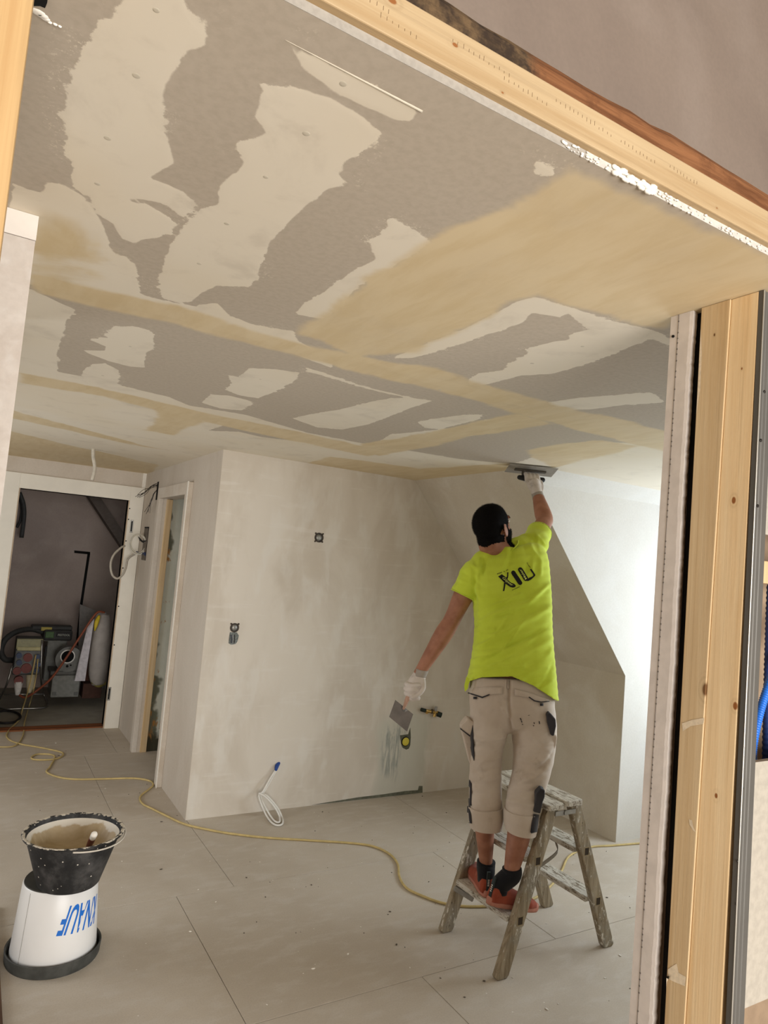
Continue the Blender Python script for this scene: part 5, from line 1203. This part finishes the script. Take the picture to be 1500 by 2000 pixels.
# brass water connection
bp = at_y(843, 1389, YB - .03); wv = thing('water_valve', 'brass water connection with black caps projecting from the plastered wall', 'pipe fitting', (bp.x, YB, bp.z))
M_brass = plain('brass', (190, 156, 88), .3, .85, .1); M_bcap = plain('black_green_cap', (30, 40, 32), .5)
for nm, a, b, y0, y1, r, mt in (('pipe_stub', (834, 1389), (834, 1391), .004, -.03, .013, M_brass), ('valve_body', (830, 1388), (856, 1392), -.03, -.035, .012, M_brass), ('cap', (823, 1386), (831, 1388), -.03, -.032, .015, M_bcap), ('branch', (850, 1391), (852, 1380), -.034, -.034, .011, plain('grey_ptfe', (150, 146, 140), .6)), ('branch', (850, 1390), (848, 1400), -.034, -.036, .011, M_brass), ('handwheel', (854, 1394), (862, 1397), -.036, -.05, .021, M_bcap), ('pipe_stub', (848, 1391), (848, 1392), .004, -.03, .012, M_brass), ('flange', (842, 1389), (845, 1390), -.03, -.034, .017, plain('dark_bronze', (86, 74, 56), .4, .6))):
    V, Fc = cylvf(at_y(*a, YB + y0), at_y(*b, YB + y1), r, r, 8 if nm in ('cap', 'handwheel') else 14); o = mk(nm, V, Fc, mt, wv); shade_auto(o, .9)
# bare strip of board along the foot of the wall
wallpoly('bare_board_strip', [(608, 1572), (700, 1557), (750, 1551), (790, 1545), (816, 1543), (818, 1535), (825, 1535), (825, 1548), (770, 1554), (700, 1562), (640, 1569)], plain('grey_green_board', (104, 104, 88), .9, var=.2), wall_back, .001, .002)

# ------------------------------------------------------------------ wires by the side wall, conduit in the ceiling
M_tw = plain('grey_wire', (92, 88, 82), .5); M_tw2 = plain('black_wire', (46, 44, 42), .5)
hb = at_x(308, 952, XS); wr = thing('wire_bundle', 'bundle of thin loose wires sticking out of a slot high in the side wall', 'wires', hb)
box('slot', XS - .001, XS + .004, hb.y - .03, hb.y + .03, hb.z - .11, hb.z + .05, M_black, wr)
def wp(x, y, dx): return at_x(x, y, XS - dx)
random.seed(11)
for k in range(6):
    j = lambda a: random.uniform(-a, a)
    P = [wp(307 + j(1), 946 + j(4), .0), wp(296 + j(2), 952 + j(3), .05), wp(283 + j(3), 960 + j(4), .12), wp(268 + j(6), 970 + j(4), .20)]
    tube('wire', P, .0022, (M_tw, M_tw2)[k % 2], wr, 6)
for k in range(4):
    j = lambda a: random.uniform(-a, a)
    P = [wp(308, 955, .0), wp(300 + j(1), 965, .03), wp(294 + j(2), 980, .05), wp(282 + k * 3.5, 1004 + j(4), .06)]
    tube('wire', P, .002, (M_tw2, M_tw)[k % 2], wr, 6)
jb = at_x(284, 1062, XS); jn = thing('junction_recess', 'open junction recess in the side wall with coiled cable and blue clamps', 'junction box', jb)
y0, z0 = at_x(291, 1030, XS).y, at_x(285, 1095, XS).z; z1 = at_x(288, 1029, XS).z; y1 = y0 + .17
box('recess', XS - .0015, XS + .004, y0, y1, z0, z1, plain('recess_grey', (112, 102, 90), .9, var=.2), jn)
for a in ((y0 - .008, y0, z0, z1), (y0, y1, z1 - .012, z1)): box('recess_edge', XS - .003, XS + .004, *a, M_black, jn)
P = [at_y(270 + 16 * math.cos(t), 1063 + 20 * math.sin(t), 6.44 - .06 * math.cos(t)) for t in (k / 16 * 2 * PI for k in range(17))]
tube('cable_coil', P, .006, plain('cream_cable', (206, 200, 184), .5), jn, 8)
tube('cable_coil', [at_y(p_[0], p_[1], 6.40) for p_ in [(270 + 14 * math.cos(t), 1062 + 18 * math.sin(t)) for t in (k / 14 * 2 * PI for k in range(15))]], .0045, plain('cream_cable2', (196, 188, 170), .5), jn, 8)
tube('grey_hose', [at_y(x, y, Y) for x, y, Y in ((272, 1080, 6.5), (262, 1083, 6.52), (250, 1092, 6.5), (246, 1108, 6.48), (240, 1122, 6.46), (229, 1130, 6.45), (219, 1122, 6.45), (216, 1102, 6.45), (222, 1084, 6.46), (236, 1070, 6.48), (244, 1066, 6.5))], .0095, plain('grey_hose', (176, 168, 154), .5), jn, 10)
for k in range(3): tube('blue_clamp', [at_y(266 + k * 3, 1078 + k, 6.46), at_y(275 + k * 3, 1081 + k, 6.46), wp(284, 1080 + 2 * k, .004)], .008, plain('navy_clamp', (44, 56, 88), .5), jn, 8)
for k in range(5):
    tube('wire', [at_y(270 + k, 1048 + k, 6.45), at_y(274 + k, 1056, 6.45), wp(280 + k * 1.5, 1060 - k, .004)], .0028, M_tw2, jn, 6)
cp_ = at_z(182, 877, H); ce = at_y(180, 938, cp_.y)
tube('ceiling_conduit', [Vector((cp_.x, cp_.y, H + .002)), at_y(182, 892, cp_.y), at_y(185, 915, cp_.y), ce], .0125, plain('pale_grey_conduit', (188, 180, 164), .5), None, 12, 6, label='short pale grey conduit hanging out of the ceiling near the door', cat='conduit')

# ------------------------------------------------------------------ dark room behind the door
def pbox(nm, x0, y0, x1, y1, Y, dep, mat, parent, bevel=.004):
    a = at_y(x0, y1, Y); b = at_y(x1, y0, Y); c = at_y((x0 + x1) / 2, y1, Y); d = at_y((x0 + x1) / 2, y0, Y)
    return box(nm, a.x, b.x, Y, Y + dep, max(c.z, .0), d.z, mat, parent, bevel)
def pcyl(nm, x, y, r, Y, dep, mat, parent, seg=18):
    p = at_y(x, y, Y); o = cyl(nm, p, p - Vector((0, dep, 0)), r, mat, parent, seg=seg); return o
M_dk = plain('dark_grey_plastic', (58, 58, 56), .6); M_gr = plain('grey_case', (128, 128, 122), .6); M_olive = plain('smoked_cover', (140, 136, 96), .35)
M_red = plain('red_socket', (112, 54, 46), .5); M_blu = plain('blue_socket', (60, 72, 98), .5); M_gre = plain('green_handle', (74, 104, 58), .5); M_cable = plain('black_cable', (34, 32, 32), .6)
YS = 7.42
sb = thing('socket_distributor', 'site power distribution box with red and blue sockets on a tube frame', 'power box', at_z(60, 1388, 0))
pbox('box_body', 24, 1246, 84, 1318, YS, .16, M_dk, sb)
pbox('cover', 31, 1248, 85, 1268, YS - .02, .03, M_olive, sb); pbox('cover_rail', 33, 1264, 82, 1271, YS - .03, .02, plain('rail', (176, 168, 120), .4), sb)
pbox('socket_panel', 26, 1271, 80, 1316, YS - .012, .02, plain('panel_grey', (112, 112, 110), .6), sb)
for x, y, r, m_ in ((37, 1279, .026, M_blu), (37, 1293, .026, M_blu), (54, 1283, .040, M_red), (51, 1304, .046, M_red), (33, 1309, .036, M_red), (73, 1281, .022, M_blu), (74, 1297, .022, M_blu), (71, 1308, .022, M_blu)):
    k_ = pcyl('socket', x, y, r, YS - .012, .045, m_, sb)
    V, Fc = lathevf((0, 0, 0), [(r * 1.12, 0), (r * 1.12, .01), (r * .8, .012)], 18); p = at_y(x, y, YS - .012)
    mk('socket_ring', [Vector((p.x + v.x, YS - .012 - v.z, p.z + v.y)) for v in V], Fc, plain('ring_white', (140, 138, 132), .5), k_)
pl = pcyl('plug', 36, 1327, .040, YS - .02, .06, M_red, sb); 
V, Fc = tubevf([at_y(36, 1332, YS - .05), at_y(35, 1346, YS - .06), at_y(34, 1358, YS - .07)], [.04, .03, .018], 14); mk('plug_sleeve', V, Fc, plain('white_sleeve', (206, 202, 196), .5), pl, smooth=True)
V, Fc = tubevf([at_y(60, 1318, YS - .03), at_y(59, 1338, YS - .05), at_y(57, 1354, YS - .06)], [.042, .034, .02], 14); mk('plug', V, Fc, plain('cream_plug', (196, 186, 156), .5), sb, smooth=True)
zf = .02
fr_ = [at_y(82, 1250, YS - .02), at_y(80, 1320, YS - .02), at_z(84, 1352, .10), at_z(93, 1372, .015), at_z(86, 1382, .012), at_z(40, 1384, .012), at_z(6, 1384, .012), at_z(-4, 1374, .015), at_y(12, 1340, YS - .02), at_y(24, 1300, YS - .02)]
tube('frame_tube', fr_, .009, M_steel, sb, 8)
tube('frame_tube', [at_y(8, 1356, YS - .03), at_y(84, 1356, YS - .03)], .008, M_steel, sb, 8, smooth=False)
# vacuum cleaner with hose
YV = 7.84
vc = thing('vacuum_cleaner', 'dark green site vacuum cleaner with coiled hose behind the power box', 'vacuum cleaner', at_z(110, 1372, 0))
pbox('lower_body', 84, 1250, 132, 1330, YV + .04, .34, M_gr, vc, .012); pbox('motor_head', 84, 1231, 143, 1252, YV, .36, M_dk, vc, .02)
pbox('top_handle', 62, 1223, 142, 1231, YV + .06, .16, M_dk, vc, .01); pbox('green_latch', 88, 1234, 106, 1246, YV - .012, .02, M_gre, vc, .004); pbox('yellow_tag', 80, 1225, 102, 1232, YV + .045, .02, plain('yellow_tag', (176, 158, 70), .5), vc, .002)
pbox('control_panel', 110, 1235, 140, 1244, YV - .01, .02, M_cable, vc, .002)
_tv, _tf, _tw, _th = textvf('FESTOOL', .02); p0 = at_y(113, 1242, YV - .0115); p1 = at_y(137, 1241, YV - .0115); s_ = (p1.x - p0.x) / _tw
mk('lettering', [Vector((p0.x + x * s_, YV - .0118, p0.z + y * s_)) for x, y in _tv], _tf, plain('grey_lettering', (170, 172, 160), .6), vc)
pbox('side_clip', 86, 1262, 93, 1282, YV + .03, .03, M_cable, vc); pbox('front_rail', 86, 1249, 118, 1252, YV + .02, .03, plain('rail_grey', (180, 176, 166), .4), vc)
hs = [at_y(84, 1234, YV + .1), at_y(60, 1229, YV + .08), at_y(32, 1234, YV), at_y(10, 1250, YV - .05), at_y(2, 1272, YV - .08), at_y(10, 1288, YV - .1), at_y(26, 1290, YV - .05), at_y(40, 1300, YV + .1)]
Q = [Vector(p) for p in catmull([np.array(p) for p in hs], 14)]; V, Fc = tubevf(Q, [.027 * (1.06 if i % 2 else .95) for i in range(len(Q))], 12, smooth=False); mk('suction_hose', V, Fc, M_dk, vc, smooth=True)
# round work-light / drum with pale ring and grey tool case under it
YW = 7.55
rd = thing('cable_drum', 'round dark drum with a pale ring standing on the grey tool case', 'drum', at_y(132, 1310, YW))
pcyl('drum_body', 132, 1284, .125, YW + .10, .12, plain('drum_grey', (116, 116, 112), .6), rd, 28)
p = at_y(132, 1282, YW - .02)
V, Fc = lathevf((0, 0, 0), [(.058, 0), (.068, 0), (.068, .012), (.058, .012)], 32); Fc = Fc[:-2] + [(3 * 32 + k, 3 * 32 + (k + 1) % 32, (k + 1) % 32, k) for k in range(32)]
mk('pale_ring', [Vector((p.x + v.x, YW - .02 - v.z, p.z + v.y)) for v in V], Fc, plain('pale_ring', (222, 218, 210), .4), rd)
pcyl('hub', 132, 1282, .057, YW - .018, .004, M_black, rd, 28); pcyl('knob', 131, 1301, .012, YW - .02, .012, M_black, rd, 12); pcyl('knob', 138, 1299, .008, YW - .02, .012, M_black, rd, 12)
pbox('drum_foot', 110, 1306, 152, 1312, YW, .12, M_gr, rd)
tc = thing('tool_case', 'grey plastic tool case with two latches under the round drum', 'tool case', at_z(130, 1358, 0))
pbox('case_body', 98, 1319, 158, 1362, YW - .02, .30, M_gr, tc, .01); pbox('case_lid', 98, 1311, 158, 1318.5, YW - .02, .30, plain('case_lid', (96, 96, 92), .6), tc, .008)
for x in (106, 148): pbox('latch', x - 4, 1352, x + 4, 1358, YW - .03, .015, plain('latch_grey', (104, 104, 100), .6), tc, .002)
# insulation roll, sheet and crate leaning beside the door
ir = thing('insulation_roll', 'tall pale wrapped roll with a yellow edge leaning in the corner by the door', 'roll', at_z(196, 1372, 0))
M_roll = plain('grey_film', (158, 150, 142), .5, var=.12, scale=9)
V, Fc = tubevf([at_y(192, 1336, 7.45), at_y(191, 1310, 7.45), at_y(196, 1250, 7.47), at_y(201, 1205, 7.50), at_y(203, 1196, 7.5)], [.06, .088, .092, .07, .02], 18); mk('wrapped_roll', V, Fc, M_roll, ir, smooth=True)
V, Fc = tubevf([at_y(185, 1232, 7.405), at_y(189, 1215, 7.41), at_y(194, 1202, 7.43)], [.006, .022, .012], 10); mk('yellow_edge', V, Fc, plain('yellow_film', (206, 180, 48), .5), ir, smooth=True)
V, Fc = tubevf([at_y(180, 1330, 7.44), at_y(192, 1337, 7.42), at_y(205, 1334, 7.45)], [.02, .03, .02], 10); mk('yellow_edge', V, Fc, plain('dull_yellow_film', (130, 118, 62), .6), ir, smooth=True)
V, Fc = hexa([at_y(146, 1330, 7.36), at_y(166, 1330, 7.38), at_y(165, 1330, 7.39), at_y(145, 1330, 7.37), at_y(170, 1226, 7.42), at_y(184, 1208, 7.40), at_y(184, 1208, 7.41), at_y(170, 1226, 7.43)])
V = [Vector((v[0], v[1], v[2])) for v in V]
mk('leaning_sheet', V, Fc, plain('pale_sheet', (200, 194, 196), .7), None, label='pale narrow sheet leaning against the wrapped roll', cat='sheet')
cr_ = thing('brown_crate', 'dark brown wooden crate under the wrapped roll by the door', 'crate', at_z(180, 1366, 0))
pbox('crate_body', 160, 1250, 183, 1364, 7.66, .2, plain('dark_brown_wood', (84, 52, 40), .8), cr_); pbox('crate_front', 160, 1335, 200, 1364, 7.50, .15, plain('dark_brown_wood2', (70, 46, 36), .8), cr_)
V, Fc = polyprism([at_y(156, 1180, 8.0), at_y(205, 1200, 8.0), at_y(205, 1345, 8.0), at_y(150, 1345, 8.0)], (0, 1, 0), .02); mk('grey_panel', V, Fc, plain('grey_panel', (120, 116, 112), .8), None, label='grey board panel standing in the dark room behind the roll', cat='panel')
tube('red_cord', [at_y(38, 1358, YS - .08), at_y(50, 1362, YS - .12), at_y(70, 1350, YS - .16), at_y(100, 1325, YS - .1), at_y(130, 1284, YS - .05), at_y(160, 1238, YS - .04), at_y(188, 1198, 7.39), at_y(204, 1196, 7.42)], .011, plain('brick_red_cord', (132, 70, 46), .5), None, 8, label='brick red cable stretched from the socket box up to the wrapped roll', cat='cord')
tube('black_cord', [at_z(-10, 1392, .012), at_z(10, 1388, .012), at_z(32, 1392, .012), at_z(40, 1400, .012), at_z(28, 1410, .012), at_z(4, 1412, .012), at_z(-12, 1406, .012)], .010, M_cable, None, 8, label='black cable coil on the threshold of the dark room', cat='cord')
tube('hanging_hose', [at_y(38, 962, 8.3), at_y(46, 985, 8.3), at_y(47, 1010, 8.28), at_y(42, 1050, 8.26)], .022, M_dk, None, 10, label='thick dark hose hanging from above in the dark room', cat='hose')
tube('hanging_hose', [at_y(36, 962, 8.4), at_y(42, 990, 8.4), at_y(40, 1015, 8.38), at_y(33, 1030, 8.36)], .015, M_dk, None, 10, label='thinner dark hose hanging behind the thick one', cat='hose')
wdk = bpy.data.objects['wall_dark_room']
for pts_ in ([(145, 1075), (176, 1078), (176, 1083), (145, 1080)], [(171, 1080), (176, 1082), (161, 1182), (156, 1181)], [(156, 1181), (161, 1182), (152, 1262), (148, 1255)]):
    V, Fc = polyprism([at_y(x, y, 8.551) for x, y in pts_], (0, -1, 0), .004); mk('wall_slot', V, Fc, M_black, wdk)
V, Fc = bar(at_y(175, 960, 8.3), at_y(262, 1092, 7.9), .16, .10, (0, 1, 0)); mk('sloping_beam', V, Fc, plain('dark_beam', (96, 86, 78), .8), None, label='dark sloping roof beam crossing the upper corner of the dark room', cat='beam')

# ------------------------------------------------------------------ crumbs on the floor
random.seed(21); cr = []; cr2 = []
for i in range(260):
    x = random.uniform(.3, 3.9); y = random.uniform(1.6, 4.3 if x > 1.35 else 6.4)
    if 2.0 < x < 2.85 and 2.2 < y < 2.75 and random.random() < .3: continue
    if math.hypot(x - .46, y - 3.13) < .2 or x < .3: continue
    r = random.choice((.0015, .002, .0025, .003, .0045)); a = random.uniform(0, PI)
    e = ellipsoid((x, y, r * .4), Vector((math.cos(a), math.sin(a), 0)) * r * random.uniform(1, 2.2), Vector((-math.sin(a), math.cos(a), 0)) * r, UP * r * .5, 6, 4)
    (cr if i % 2 else cr2).append(e)
mk('plaster_crumbs', *join(cr), M_crumb, None, label='tiny pale plaster crumbs scattered over the floor panels', cat='debris', kind='stuff')
mk('dark_crumbs', *join(cr2), plain('dark_crumbs', (92, 84, 74), .9), None, label='tiny dark dirt crumbs scattered over the floor panels', cat='debris', kind='stuff')
